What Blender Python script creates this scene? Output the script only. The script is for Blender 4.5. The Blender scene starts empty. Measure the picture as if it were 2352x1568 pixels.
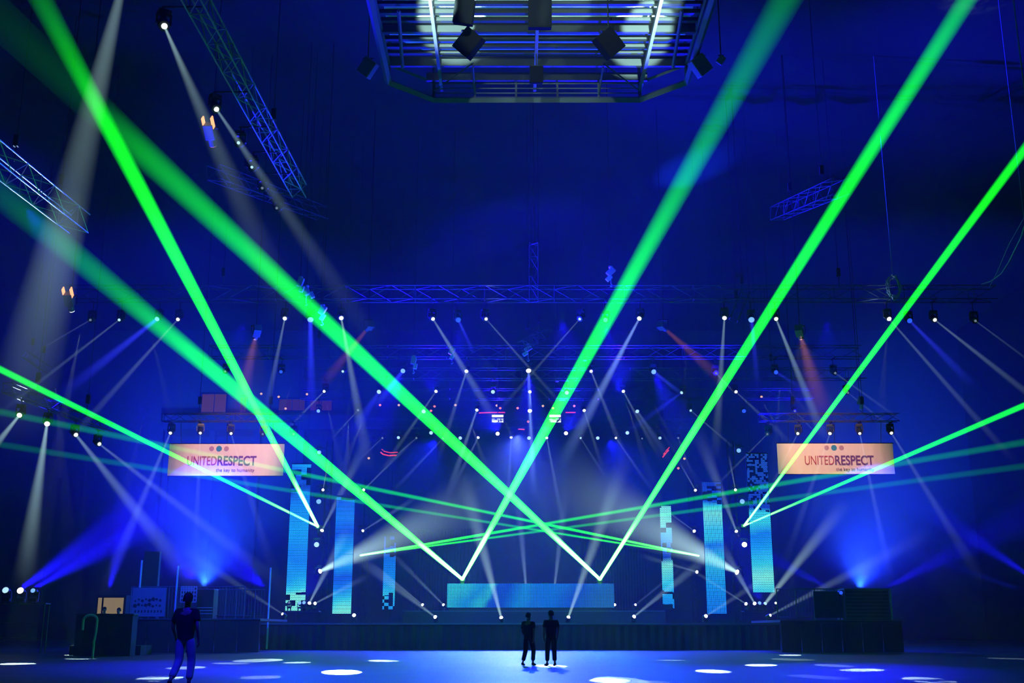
import bpy, bmesh, math, random
from mathutils import Vector, Matrix

S = bpy.context.scene
C = S.collection
PI = math.pi
R = math.radians
rnd = random.Random(7)

# ---------------------------------------------------------------- camera
H = 1.12                      # lens height above the arena floor
F = 2600.0                    # focal length in pixels of the 2352 px wide frame
PITCH = math.atan((1445 - 784) / F)
cd = bpy.data.cameras.new('camera')
cam = bpy.data.objects.new('camera', cd)
C.objects.link(cam)
cam.location = (0, 0, H)
cam.rotation_euler = (PI / 2 + PITCH, 0, 0)
cd.sensor_width = 36
cd.lens = F / 2352 * 36
cd.clip_start = 0.1
cd.clip_end = 400
S.camera = cam


def ray(px, py):
    x = (px - 1176) / F
    y = (784 - py) / F
    c, s = math.cos(PITCH), math.sin(PITCH)
    return Vector((x, c - y * s, s + y * c))


def at(px, py, Y):
    """the point of the hall seen at (px, py), Y metres down the hall"""
    r = ray(px, py)
    return Vector((0, 0, H)) + r * (Y / r.y)


def atz(px, py, z):
    """the point of the hall seen at (px, py) at height z"""
    r = ray(px, py)
    return Vector((0, 0, H)) + r * ((z - H) / r.z)


# ---------------------------------------------------------------- world, exposure
w = bpy.data.worlds.new('world')
S.world = w
w.use_nodes = True
w.node_tree.nodes['Background'].inputs[0].default_value = (0, 0, 0, 1)
w.node_tree.nodes['Background'].inputs[1].default_value = 0
vs = S.view_settings
vs.view_transform = 'Standard'
vs.look = 'None'
vs.exposure = 0.0
vs.gamma = 1
vs.use_curve_mapping = False
cy = S.cycles
cy.use_denoising = True
cy.max_bounces = 2
cy.diffuse_bounces = 1
cy.glossy_bounces = 2
cy.volume_bounces = 0
cy.transparent_max_bounces = 64
cy.use_light_tree = True
cy.use_adaptive_sampling = True
cy.adaptive_threshold = 0.04
cy.adaptive_min_samples = 24
cy.sample_clamp_indirect = 4

# ---------------------------------------------------------------- lamps
BLUE = (0.008, 0.001, 1.0)
AZURE = (0.006, 0.03, 1.0)
PALE = (0.55, 0.85, 0.80)


def spot(name, p, q, deg, energy, col, blend=1.0, size=0.12):
    l = bpy.data.lights.new(name, 'SPOT')
    l.energy = energy
    l.color = col
    l.spot_size = R(deg)
    l.spot_blend = blend
    l.shadow_soft_size = size
    o = bpy.data.objects.new(name, l)
    C.objects.link(o)
    o.location = p
    o.rotation_euler = (Vector(q) - Vector(p)).to_track_quat('-Z', 'Y').to_euler()
    return o


K = 1000.0
# wash lights, some added as fill: (lamp pixel, depth) -> (aim pixel, depth), cone, power, colour
WASH = [
    # big blue fans and added fill of the wings
    ((75, 1352), 58, (330, 1215), 58, 17, 1300 * K, BLUE),
    ((46, 1352), 58, (500, 1060), 60, 26, 900 * K, BLUE),
    ((470, 1342), 60, (505, 1120), 88, 30, 1000 * K, AZURE),
    ((470, 1344), 66, (480, 1140), 96, 24, 420 * K, (0.03, 0.20, 1.0)),
    ((1975, 1348), 66, (1990, 1140), 96, 24, 420 * K, (0.03, 0.20, 1.0)),
    ((610, 1350), 77.5, (470, 1230), 78, 50, 320 * K, BLUE),
    ((1975, 1350), 60, (2020, 1140), 88, 30, 1000 * K, AZURE),
    ((1903, 1350), 60, (1760, 1275), 60, 16, 400 * K, BLUE),
    ((2030, 1352), 60, (2240, 1245), 60, 16, 700 * K, BLUE),
    ((2352, 1357), 58, (2190, 1300), 60, 8, 260 * K, BLUE),
    ((1985, 1325), 78, (1990, 1120), 90, 80, 330 * K, BLUE),  # added wide fill lamp, brightens the right wing haze
    ((440, 1325), 78, (450, 1120), 90, 80, 330 * K, BLUE),  # the same added fill on the left wing
    ((2365, 1322), 58, (2150, 1180), 62, 16, 600 * K, BLUE),
    # truss washes
    ((713, 740), 63, (715, 1000), 62, 9, 84 * K, BLUE),
    ((360, 738), 63, (150, 905), 60, 9, 70 * K, BLUE),
    ((1214, 858), 76.6, (1216, 1200), 72, 46, 230 * K, BLUE),
    ((925, 858), 76.6, (800, 1100), 72, 40, 150 * K, BLUE),
    ((1502, 858), 76.6, (1620, 1100), 72, 40, 150 * K, BLUE),
    ((1391, 742), 63, (1440, 1000), 66, 40, 110 * K, BLUE),
    ((1053, 742), 63, (1060, 1000), 66, 36, 113 * K, BLUE),
    ((1726, 742), 63, (1745, 1000), 62, 10, 63 * K, BLUE),
    ((1300, 990), 102, (1420, 740), 92, 12, 220 * K, AZURE),
    ((1300, 990), 102, (1500, 560), 66, 40, 130 * K, BLUE),
    ((1143, 990), 102, (1040, 800), 80, 40, 180 * K, BLUE),
    ((1710, 1250), 77, (1600, 1190), 74, 22, 77 * K, AZURE),
    ((727, 1250), 77, (820, 1225), 74, 16, 42 * K, AZURE),
    ((1750, 1380), 72, (1700, 1280), 72, 80, 42 * K, BLUE),
    ((690, 1380), 72, (735, 1290), 72, 80, 42 * K, BLUE),
    # ambient washes high in the haze
    ((1420, 905), 83.5, (1450, 470), 62, 38, 150 * K, BLUE),
    ((990, 905), 83.5, (1000, 520), 66, 50, 45 * K, BLUE),
    ((1190, 1010), 104, (1176, 1180), 90, 70, 150 * K, (0.006, 0.012, 1.0)),
    ((1000, 1010), 104, (860, 1250), 90, 60, 110 * K, (0.006, 0.008, 1.0)),
    ((1400, 1010), 104, (1520, 1250), 90, 60, 110 * K, (0.006, 0.008, 1.0)),
    ((1190, 1000), 104, (1176, 1230), 86, 46, 75 * K, (0.22, 0.38, 1.0)),  # added pale fill lamp, whitens the haze over centre stage
    ((60, 478), 44, (150, 600), 46, 60, 42 * K, BLUE),
    # washes on the arena floor and the walking person
    ((1290, 735), 63, (1420, 1556), 32, 22, 99.372 * K, BLUE),
    ((560, 735), 63, (380, 1530), 38, 22, 49.14 * K, BLUE),
    ((1900, 735), 63, (1900, 1545), 34, 18, 49.14 * K, BLUE),
    ((700, 735), 63, (750, 1560), 31, 16, 38.22 * K, BLUE),
    ((440, -400), 16, (424, 1480), 23.3, 26, 10 * K, BLUE),  # added lamp, unseen above the frame, brightens the walking person
]
for i, (a, Y, b, Y2, deg, E_, col) in enumerate(WASH):
    spot('wash_lamp', at(*a, Y), at(*b, Y2), deg, E_, col)

# round white pools on the arena floor: (centre px, py, width px, brightness)
POOLS = [
    (36, 1524, 84, 1.5), (182, 1504, 64, .8), (170, 1489, 24, .8), (190, 1511, 76, .25), (280, 1492, 70, .14),
    (428, 1533, 82, .35), (368, 1557, 86, .4), (594, 1516, 104, .5), (530, 1523, 80, .45), (682, 1521, 60, .35),
    (880, 1517, 66, .7), (785, 1543, 84, .7), (600, 1555, 90, .15), (590, 1499, 60, .1), (1195, 1526, 72, .28),
    (1265, 1529, 58, 1.3), (1543, 1516, 62, .5), (1748, 1527, 70, .6), (1637, 1541, 76, .8), (1915, 1528, 72, .4),
    (1980, 1538, 94, .5), (1877, 1554, 96, .4), (2132, 1561, 98, .6), (1425, 1562, 90, .45), (1500, 1566, 70, .4),
    (2320, 1512, 84, .4), (1820, 1514, 86, .25), (1815, 1504, 50, .3), (2200, 1498, 60, .12), (1400, 1562, 60, .2),
]
for i, (px, py, wd, b) in enumerate(POOLS):
    q = atz(px, py, 0)
    Y = (63, 76.6, 83.5, 91.2)[i % 4]
    p = Vector((q.x * 1.3 + rnd.uniform(-9, 9), Y, 17.6))
    d = (p - q).length
    wm = wd * q.y / F
    spot('pool_lamp', p, q, math.degrees(2 * math.atan(wm / 2 / d)), b * d * d * 95, PALE, 0.12, 0.02)

# two follow spots of warm light on the hanging banners, unseen lamps added under the roof grid to light its deck, and one on the wing lattice
spot('banner_lamp', at(588, 772, 62), at(530, 1056, 74.6), 34, 9 * K, (1.0, 0.50, 0.42), 0.7)
spot('banner_lamp', at(1838, 772, 62), at(1905, 1052, 74.6), 34, 9 * K, (1.0, 0.50, 0.38), 0.7)
for x_, b, deg, e in ((-3.4, (1046, 60), 17, 130), (6.4, (1456, 98), 14, 170), (2.6, (1290, 22), 15, 11), (-1.0, (1200, 70), 40, 5), (2.5, (1340, 160), 40, 4)):
    spot('added_roof_lamp', (x_, 36, 23.6), atz(*b, 28.4), deg, e * K, (0.55, 1.0, 0.82), 0.35)  # added lamp out of view above the frame, brightens the roof deck
spot('lattice_lamp', at(408, 734, 63), at(433, 1362, 55.9), 1.6, 160 * K, (.9, .95, 1), 0.2)
spot('truss_lamp', at(250, 1352, 58), at(560, 250, 44), 22, 330 * K, BLUE)
spot('truss_lamp', at(44, 954, 58), at(60, 400, 45), 16, 16 * K, (.35, .5, 1))
spot('truss_lamp', at(1300, 1390, 70), at(1130, 665, 62.5), 4, 90 * K, (.6, .9, 1))
spot('truss_lamp', at(1800, 1390, 70), at(2030, 672, 62.5), 7, 70 * K, (.35, .55, 1))
spot('truss_lamp', at(900, 1390, 70), at(600, 680, 62.5), 26, 60 * K, BLUE)
spot('truss_lamp', at(820, 1390, 70), at(845, 154, 46), 2.4, 120 * K, BLUE)
spot('truss_lamp', at(1640, 1390, 70), at(1612, 150, 46), 2.4, 500 * K, BLUE)

# ---------------------------------------------------------------- materials
def new_mat(name):
    m = bpy.data.materials.new(name)
    m.use_nodes = True
    m.cycles.emission_sampling = 'NONE'
    m.node_tree.nodes.clear()
    return m, m.node_tree.nodes, m.node_tree.links.new


def mat(name, col, rough=.6, metal=0.0, noise=0.0, scale=5.0, bump=0.0):
    m, n, lk = new_mat(name)
    out = n.new('ShaderNodeOutputMaterial')
    b = n.new('ShaderNodeBsdfPrincipled')
    b.inputs['Base Color'].default_value = (*col, 1)
    b.inputs['Roughness'].default_value = rough
    b.inputs['Metallic'].default_value = metal
    if noise or bump:
        tc = n.new('ShaderNodeTexCoord')
        t = n.new('ShaderNodeTexNoise')
        t.inputs['Scale'].default_value = scale
        t.inputs['Detail'].default_value = 5
        lk(tc.outputs['Object'], t.inputs['Vector'])
        if noise:
            r = n.new('ShaderNodeValToRGB')
            r.color_ramp.elements[0].color = (*[c * (1 - noise) for c in col], 1)
            r.color_ramp.elements[1].color = (*[min(1, c * (1 + noise)) for c in col], 1)
            lk(t.outputs['Fac'], r.inputs[0])
            lk(r.outputs[0], b.inputs['Base Color'])
        if bump:
            bp = n.new('ShaderNodeBump')
            bp.inputs['Strength'].default_value = bump
            lk(t.outputs['Fac'], bp.inputs['Height'])
            lk(bp.outputs[0], b.inputs['Normal'])
    lk(b.outputs[0], out.inputs['Surface'])
    return m


def glow(name, col, strength):
    m, n, lk = new_mat(name)
    out = n.new('ShaderNodeOutputMaterial')
    e = n.new('ShaderNodeEmission')
    e.inputs[0].default_value = (*col, 1)
    e.inputs[1].default_value = strength
    lk(e.outputs[0], out.inputs['Surface'])
    return m


M_FLOOR = mat('sealed_concrete', (.05, .05, .054), .5, 0, .45, .5, .04)
M_FLOOR.node_tree.nodes['Principled BSDF'].inputs['Specular IOR Level'].default_value = .12
M_WALL = mat('dark_painted_wall', (.006, .006, .008), .9, 0, .2, .4)
M_CEIL = mat('dark_roof_deck', (.005, .005, .007), .9, 0, .2, .5)
M_STEEL = mat('dull_roof_steel', (.09, .09, .12), .6, .2, .15, 3)
M_DARKSTEEL = mat('black_steel', (.012, .012, .015), .5, .4)
M_DECK = mat('roof_deck_sheet', (.62, .66, .64), .6, 0, .12, 1.5)
M_ALU = mat('truss_aluminium', (.62, .64, .68), .35, .6)
M_BLUEALU = mat('anodised_truss_tube', (.30, .30, .34), .5, .2)
M_DULL = mat('tarnished_truss_tube', (.06, .06, .075), .5, .4)
M_BLACK = mat('black_housing', (.015, .015, .018), .45)
M_MATT = mat('matt_black_cabinet', (.004, .004, .005), .95)
M_MATT.node_tree.nodes['Principled BSDF'].inputs['Specular IOR Level'].default_value = .05
M_STAGE = mat('black_stage_carpet', (.012, .012, .016), .8, 0, .2, 4)
M_SKIRT = mat('black_stage_skirt', (.012, .012, .016), .85, 0, .3, 2)
M_CLOTH = mat('banner_cloth', (.86, .72, .60), .9)
M_DRAPE = mat('dark_drape', (.02, .025, .03), .9, 0, .3, 3)
M_SCRIM = mat('grey_scrim', (.22, .22, .26), .9, 0, .1, 3)
M_WOOD = mat('brown_board', (.10, .045, .03), .7, 0, .2, 4)
M_RED = mat('red_ink', (.45, .06, .05), .8)
M_PURPLE = mat('plum_ink', (.16, .05, .12), .8)
M_TEAL = mat('teal_ink', (.03, .26, .34), .8)
M_ROSE = mat('rose_ink', (.48, .26, .24), .8)
M_SKIN = mat('skin', (.42, .25, .18), .55)
M_TEE = mat('black_tee_cloth', (.012, .012, .014), .9)
M_PANTS = mat('pale_trouser_cloth', (.45, .47, .52), .9, 0, .25, 14)
M_DARKPANTS = mat('dark_trouser_cloth', (.03, .03, .035), .9)
M_SHOE = mat('black_shoe', (.01, .01, .012), .5)
M_HAIR = mat('dark_hair', (.012, .01, .009), .7)
M_CABLE = mat('grey_cable', (.30, .32, .36), .6)
M_PIPE = mat('white_pipe', (.6, .62, .7), .5)
LENS = {
    'white': glow('white_lens', (.92, .97, 1.0), 5),
    'cool': glow('cool_lens', (.45, .78, 1.0), 1.15),
    'blue': glow('blue_lens', (.16, .38, 1.0), 1.5),
    'deep': glow('deep_blue_lens', (.02, .09, 1.0), 1.3),
    'pink': glow('pink_white_lens', (1.0, .86, .95), 6),
    'faint': glow('faint_lens', (.4, .55, .7), .35),
    'dim': glow('dim_blue_lens', (.15, .3, .8), .7),
    'green': glow('green_lens', (.35, 1.0, .35), 6),
    'warm': glow('warm_lens', (1.0, .33, .22), .5),
}
LENS_WORDS = {'white': 'white', 'cool': 'icy blue-white', 'blue': 'bright blue', 'deep': 'deep blue', 'pink': 'dazzling white',
              'faint': 'faint grey', 'dim': 'dim blue', 'warm': 'amber', 'green': 'green'}


# ---------------------------------------------------------------- mesh helpers
class MB:
    """collects shapes into one mesh"""
    def __init__(self):
        self.v = []
        self.f = []

    def add(self, vs_, fs_):
        k = len(self.v)
        self.v += [tuple(v) for v in vs_]
        self.f += [tuple(k + i for i in f) for f in fs_]
        return self

    def box(self, c, s, rot=None):
        c = Vector(c)
        vs_ = []
        for x in (-.5, .5):
            for y in (-.5, .5):
                for z in (-.5, .5):
                    v = Vector((x * s[0], y * s[1], z * s[2]))
                    if rot is not None:
                        v = rot @ v
                    vs_.append(c + v)
        return self.add(vs_, [(0, 1, 3, 2), (4, 6, 7, 5), (0, 4, 5, 1), (2, 3, 7, 6), (0, 2, 6, 4), (1, 5, 7, 3)])

    def span(self, a, b):
        a, b = Vector(a), Vector(b)
        return self.box((a + b) / 2, [abs(b[i] - a[i]) for i in range(3)])

    def tube(self, a, b, r, n=6, r2=None):
        a, b = Vector(a), Vector(b)
        d = b - a
        if d.length < 1e-6:
            return self
        q = d.to_track_quat('Z', 'Y')
        r2 = r if r2 is None else r2
        vs_ = []
        for p, rr in ((a, r), (b, r2)):
            for i in range(n):
                t = 2 * PI * i / n
                vs_.append(p + q @ Vector((rr * math.cos(t), rr * math.sin(t), 0)))
        fs_ = [(i, (i + 1) % n, n + (i + 1) % n, n + i) for i in range(n)]
        fs_ += [tuple(range(n))[::-1], tuple(range(n, 2 * n))]
        return self.add(vs_, fs_)

    def path(self, pts, r, n=6):
        for a, b in zip(pts, pts[1:]):
            self.tube(a, b, r, n)
        return self

    def lathe(self, prof, n=16, axis='Z'):
        vs_, fs_ = [], []
        for (r, z) in prof:
            for i in range(n):
                t = 2 * PI * i / n
                p = (r * math.cos(t), r * math.sin(t), z)
                if axis == '-Y':
                    p = (p[0], -p[2], p[1])
                vs_.append(p)
        m = len(prof)
        for j in range(m - 1):
            for i in range(n):
                fs_.append((j * n + i, j * n + (i + 1) % n, (j + 1) * n + (i + 1) % n, (j + 1) * n + i))
        fs_.append(tuple(range(n))[::-1])
        fs_.append(tuple(range((m - 1) * n, m * n)))
        return self.add(vs_, fs_)

    def prism(self, pts, y0, y1):
        """outline in x, z given depth in y"""
        n = len(pts)
        vs_ = [(x, y0, z) for x, z in pts] + [(x, y1, z) for x, z in pts]
        fs_ = [tuple(range(n)), tuple(range(n, 2 * n))[::-1]]
        fs_ += [(i, n + i, n + (i + 1) % n, (i + 1) % n) for i in range(n)]
        return self.add(vs_, fs_)

    def mesh(self, name, m):
        me = bpy.data.meshes.new(name)
        me.from_pydata(self.v, [], self.f)
        bm = bmesh.new()
        bm.from_mesh(me)
        bmesh.ops.recalc_face_normals(bm, faces=bm.faces)
        bm.to_mesh(me)
        bm.free()
        if m is not None:
            me.materials.append(m)
        return me

    def build(self, name, m, parent=None, bevel=0):
        return link(name, self.mesh(name, m), parent, bevel)


def link(name, me, parent=None, bevel=0):
    o = bpy.data.objects.new(name, me)
    C.objects.link(o)
    if parent is not None:
        o.parent = parent
    if bevel:
        b = o.modifiers.new('bevel', 'BEVEL')
        b.width = bevel
        b.segments = 2
    return o


def tag(o, label=None, cat=None, group=None, kind=None):
    if label:
        o['label'] = label
    if cat:
        o['category'] = cat
    if group:
        o['group'] = group
    if kind:
        o['kind'] = kind
    return o


def thing(name, loc, label, cat, group=None):
    o = bpy.data.objects.new(name, None)
    o.empty_display_size = .2
    o.location = loc
    C.objects.link(o)
    return tag(o, label, cat, group)


def struct(name, mb, m, parent=None):
    o = mb.build(name, m, parent)
    if parent is None:
        o['kind'] = 'structure'
    return o


# ---------------------------------------------------------------- the hall
XW, Y0, Y1, ZC = 52, -8, 128, 35
struct('floor', MB().span((-XW, Y0, -.4), (XW, Y1, 0)), M_FLOOR)
struct('ceiling', MB().span((-XW, Y0, ZC), (XW, Y1, ZC + .4)), M_CEIL)
struct('wall_back', MB().span((-XW, Y1, 0), (XW, Y1 + .4, ZC)), M_WALL)
struct('wall_left', MB().span((-XW - .4, Y0, 0), (-XW, Y1, ZC)), M_WALL)
struct('wall_right', MB().span((XW, Y0, 0), (XW + .4, Y1, ZC)), M_WALL)
struct('wall_front', MB().span((-XW, Y0 - .4, 0), (XW, Y0, ZC)), M_WALL)

# stage haze filling the hall, showing the lamps' light; the beams emit their own
for z0, z1, dens, l in ((.02, ZC - .1, .0012, 'thin stage haze filling the whole arena up to the roof'),):
    m, n, lk = new_mat('stage_haze')
    out = n.new('ShaderNodeOutputMaterial')
    v = n.new('ShaderNodeVolumeScatter')
    v.inputs['Color'].default_value = (.95, .97, 1, 1)
    v.inputs['Density'].default_value = dens
    v.inputs['Anisotropy'].default_value = 0.15
    lk(v.outputs[0], out.inputs['Volume'])
    k = z1 * .003
    hz = MB().span((-XW + .1 + k, Y0 + .1 + k, z0), (XW - .1 - k, Y1 - .1 - k, z1)).build('haze', m)
    tag(hz, l, 'haze', kind='stuff')


# ---------------------------------------------------------------- emissive volumes imitating light shafts
def frac(u, a, b):
    """share of the way from depth a to depth b at which a straight line has covered the share u of its image"""
    return u * a / (b * (1 - u) + u * a)


def shaft_material(name, col, bright, L, r0, r1, stops, power):
    m, n, lk = new_mat(name)
    out = n.new('ShaderNodeOutputMaterial')
    e = n.new('ShaderNodeEmission')
    e.inputs[0].default_value = (*col, 1)
    tc = n.new('ShaderNodeTexCoord')
    sp = n.new('ShaderNodeSeparateXYZ')
    lk(tc.outputs['Object'], sp.inputs[0])

    def M(op, *args):
        k = n.new('ShaderNodeMath')
        k.operation = op
        for i, a in enumerate(args):
            if isinstance(a, (int, float)):
                k.inputs[i].default_value = a
            else:
                lk(a, k.inputs[i])
        return k.outputs[0]
    x, y, z = sp.outputs
    rr = M('MULTIPLY_ADD', z, (r1 - r0) / L, r0)
    rho = M('DIVIDE', M('ADD', M('MULTIPLY', x, x), M('MULTIPLY', y, y)), M('MULTIPLY', rr, rr))
    prof = M('POWER', M('MAXIMUM', M('SUBTRACT', 1, rho), 0), power)
    ramp = n.new('ShaderNodeValToRGB')
    cr = ramp.color_ramp
    top = max(s[1] for s in stops)
    cr.elements[0].position, cr.elements[1].position = stops[0][0], stops[-1][0]
    cr.elements[0].color = (*[stops[0][1] / top] * 3, 1)
    cr.elements[1].color = (*[stops[-1][1] / top] * 3, 1)
    for s in stops[1:-1]:
        q = cr.elements.new(s[0])
        q.color = (*[s[1] / top] * 3, 1)
    lk(M('DIVIDE', z, L), ramp.inputs[0])
    lk(M('MULTIPLY', M('MULTIPLY', prof, ramp.outputs[0]), M('DIVIDE', bright * top, rr)), e.inputs[1])
    lk(e.outputs[0], out.inputs['Volume'])
    return m, n, lk, out


def shaft(name, p, q, r0, r1, col, bright, stops, parent=None, power=1.6, solid=False, knee=1.0):
    """a round emissive volume imitating lit haze, from lamp p towards q"""
    p, q = Vector(p), Vector(q)
    L = (q - p).length
    mb = MB().lathe([(r0, 0), (r1, L)], 20)  # haze glow put into this mesh as volume emission
    m, n, lk, out = shaft_material(name + '_light', col, bright, L, r0, r1, stops, power)
    if solid:
        cr2 = n.new('ShaderNodeValToRGB')
        sp = [k for k in n if k.type == 'SEPXYZ'][0]
        dv = n.new('ShaderNodeMath')
        dv.operation = 'DIVIDE'
        lk(sp.outputs[2], dv.inputs[0])
        dv.inputs[1].default_value = L
        lk(dv.outputs[0], cr2.inputs[0])
        cr2.color_ramp.elements[0].color = (.10, 1, .10, 1)  # core paler near the projector, overexposure put into the beam colour
        cr2.color_ramp.elements[1].color = (*col, 1)
        cr2.color_ramp.elements[1].position = .28 * knee
        em = [k for k in n if k.type == 'EMISSION'][0]
        lk(cr2.outputs[0], em.inputs[0])
        t = n.new('ShaderNodeBsdfTransparent')
        e = n.new('ShaderNodeEmission')
        e.inputs[0].default_value = (*col, 1)
        e.inputs[1].default_value = .004
        a = n.new('ShaderNodeAddShader')
        lk(t.outputs[0], a.inputs[0])
        lk(e.outputs[0], a.inputs[1])
        lk(a.outputs[0], out.inputs['Surface'])
    o = mb.build(name, m, parent)
    o.location = p - (parent.location if parent else Vector())
    o.rotation_euler = (q - p).to_track_quat('Z', 'Y').to_euler()
    return o


SOFT = [(0, 1.0), (.04, .75), (.15, .5), (.35, .3), (.65, .12), (1, 0)]
EVEN = [(0, .8), (.1, 1), (.5, .6), (.8, .3), (1, 0)]
LONG = [(0, 1.0), (.1, .7), (.3, .5), (.6, .3), (.85, .1), (1, 0)]
COL = {'w': (.22, .37, .46), 'b': (.03, .05, 1.0), 'c': (.25, .45, .95), 'o': (.75, .25, .12), 'g': (.28, .46, .46)}

# ---------------------------------------------------------------- moving-head lamps
def head_mesh():
    mb = MB().lathe([(.10, -.30), (.16, -.27), (.18, -.12), (.19, .05), (.17, .14), (.185, .16), (.185, .22), (.15, .225)], 16, '-Y')
    for k in range(4):
        mb.box((0, .10 + k * .045, .185), (.12, .02, .03))
    return mb.mesh('head', M_BLACK)


def base_mesh(s):
    mb = MB().box((0, 0, s * .40), (.40, .30, .14))
    mb.box((.21, 0, s * .40), (.03, .18, .04)).box((-.21, 0, s * .40), (.03, .18, .04))
    return mb.mesh('base', M_BLACK)


def yoke_mesh(s):
    mb = MB().box((0, 0, s * .31), (.48, .14, .05))
    for x in (-.225, .225):
        mb.box((x, 0, s * .14), (.045, .12, .36))
    return mb.mesh('yoke', M_BLACK)


def lens_mesh(key, r):
    return MB().lathe([(r, .2), (r, .235), (r * .86, .27), (r * .55, .30), (r * .2, .315)], 16, '-Y').mesh('lens', LENS[key])


HEAD = head_mesh()
BASE = {1: base_mesh(1), -1: base_mesh(-1)}
YOKE = {1: yoke_mesh(1), -1: yoke_mesh(-1)}
_lens = {}


def moving_head(p, aim, key, r, mount, label, group, rod=.5, tz=None, ty=None, bar=.9, fz=None, sc=1.0, name='moving_head_spotlight', cat='stage light'):
    """p: centre of the lens; aim: point looked at; mount hang / stand / side"""
    p, aim = Vector(p), Vector(aim)
    d = (aim - p).normalized()
    if mount == 'stand' and sc == 1.0:
        sc = .6
    c = p - d * .27 * sc                             # the pivot of the head
    t = thing(name, c, label, cat, group)
    az = math.atan2(d.x, -d.y)
    s = -1 if mount == 'stand' else 1
    b = link('base', BASE[s], t)
    y = link('yoke', YOKE[s], t)
    y.rotation_euler = b.rotation_euler = (0, 0, az)
    h = link('head', HEAD, t)
    r = min(r / sc, .17)
    h.rotation_euler = (-math.asin(max(-1, min(1, d.z))), 0, az)
    k = (key, round(r, 3))
    if k not in _lens:
        _lens[k] = lens_mesh(key, r)
    l = link('lens', _lens[k], t)
    l.rotation_euler = h.rotation_euler
    for o_ in (b, y, h, l):
        o_.scale = (sc, sc, sc)
    if mount == 'hang':
        T = (tz - c.z - .07) if tz is not None else .47 + rod
        yo = (ty - c.y) if ty is not None else 0
        MB().tube((0, 0, .44), (0, 0, T), .025).box((0, yo, T + .02), (.07, bar, .04)).box((0, yo, T - .03), (bar * .35, .07, .04)).build('clamp', M_DARKSTEEL, t)
    elif mount == 'stand':
        mb = MB()
        for x in (-.15, .15):
            for yy in (-.1, .1):
                mb.tube((x * sc, yy * sc, -.47 * sc + .01), (x * sc, yy * sc, min((fz - c.z) if fz is not None else -.47 * sc - rod, -.47 * sc)), .02)
        mb.build('foot', M_DARKSTEEL, t)
    else:
        ye = (ty - c.y) if ty is not None else rod + .16
        MB().tube((0, 0, .40), (0, ye, .40), .025).box((0, ye, .40), (bar, .06, .06)).build('clamp', M_DARKSTEEL, t)
    return t


ORD = ['first', 'second', 'third', 'fourth', 'fifth', 'sixth', 'seventh', 'eighth', 'ninth', 'tenth', 'eleventh', 'twelfth',
       'thirteenth', 'fourteenth', 'fifteenth', 'sixteenth', 'seventeenth', 'eighteenth', 'nineteenth', 'twentieth', 'twenty-first', 'twenty-second']


def lamp_row(rows, Y, where, group, mount='hang', rod=.5, extra=None, tz=None, bar=.94, fz=None, sc=1.0):
    """rows: (px, py, lens key, lens width px, beam or None[, depth]); beam = (end px, end py, start width px, end width px, brightness, colour, nearer by m, stops)"""
    rows = sorted(rows, key=lambda r_: r_[0])
    rowpy = rows[0][1] if extra is None else extra[0]
    if extra is not None:
        extra = extra[1]
    for i, r_ in enumerate(rows):
        px, py, key, wpx, beam = r_[:5]
        Yd = r_[5] if len(r_) > 5 else Y
        p = at(px, py, Yd)
        rad = wpx * Yd / F / 2
        if beam:
            ex, ey, w0, w1, B, ck, dY, stops = beam
            q = at(ex, ey, Yd - dY)
        else:
            q = p + Vector((rnd.uniform(-.5, .5), -4, -2 if mount != 'stand' else 1.5))
        what = LENS_WORDS[key] + ' moving-head light'
        if extra is not None:
            tz = at(1176, rowpy, Y).z + extra
        look = 'glowing' if not beam else ('shining down' if q.z < p.z else 'beaming upward')
        t = moving_head(p, q, key, min(max(rad, .06), .17), mount,
                        '%s %s, %s from left on %s' % (what, look, ORD[i], where), group, rod, tz, Y if extra is not None else None, bar, fz, sc)
        if beam:
            r0, r1 = w0 * Yd / F / 2, w1 * (Yd - dY) / F / 2
            d = (q - p).normalized()
            shaft('emissive_beam', p + d * .06, q, r0, r1, COL[ck], B, stops, t)


ZT = {}
ROWA = [
    (207, 735, 'faint', 6, (70, 815, 4, 9, .05, 'w', 6, EVEN)), (273, 735, 'cool', 7, (-10, 955, 5, 18, .10, 'w', 10, EVEN)),
    (360, 733, 'blue', 11, (130, 915, 12, 44, .5, 'b', 8, LONG)), (408, 734, 'white', 8, (160, 1010, 5, 26, .13, 'w', 10, EVEN)),
    (654, 732, 'white', 9, (610, 950, 5, 24, .26, 'w', 7, LONG)), (713, 735, 'blue', 14, (716, 960, 14, 34, .55, 'b', 6, LONG)),
    (784, 731, 'white', 10, (848, 1080, 6, 42, .34, 'g', 10, LONG)), (995, 733, 'white', 8, (1150, 985, 6, 34, .24, 'w', 8, EVEN)),
    (1053, 735, 'deep', 12, (1090, 815, 8, 16, .2, 'b', 4, EVEN)), (1117, 733, 'white', 7, (1300, 940, 4, 14, .12, 'w', 8, EVEN)),
    (1331, 733, 'cool', 7, (1140, 950, 4, 14, .10, 'w', 8, EVEN)), (1391, 735, 'dim', 11, None),
    (1468, 732, 'white', 10, (1288, 1070, 7, 44, .30, 'c', 10, EVEN)), (1664, 731, 'white', 10, (1642, 1060, 6, 34, .36, 'w', 8, LONG)),
    (1726, 735, 'blue', 14, (1742, 900, 12, 22, .25, 'b', 6, LONG)), (1783, 733, 'white', 9, (1895, 1010, 6, 34, .30, 'w', 9, EVEN)),
    (2043, 733, 'white', 10, (2330, 1060, 5, 26, .13, 'w', 10, EVEN)), (2090, 737, 'deep', 12, (2240, 890, 8, 34, .18, 'b', 8, EVEN)),
    (2148, 735, 'white', 8, (2420, 950, 5, 26, .13, 'w', 12, EVEN)), (2241, 737, 'faint', 6, (2400, 855, 4, 10, .05, 'w', 8, EVEN)),
]
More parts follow.
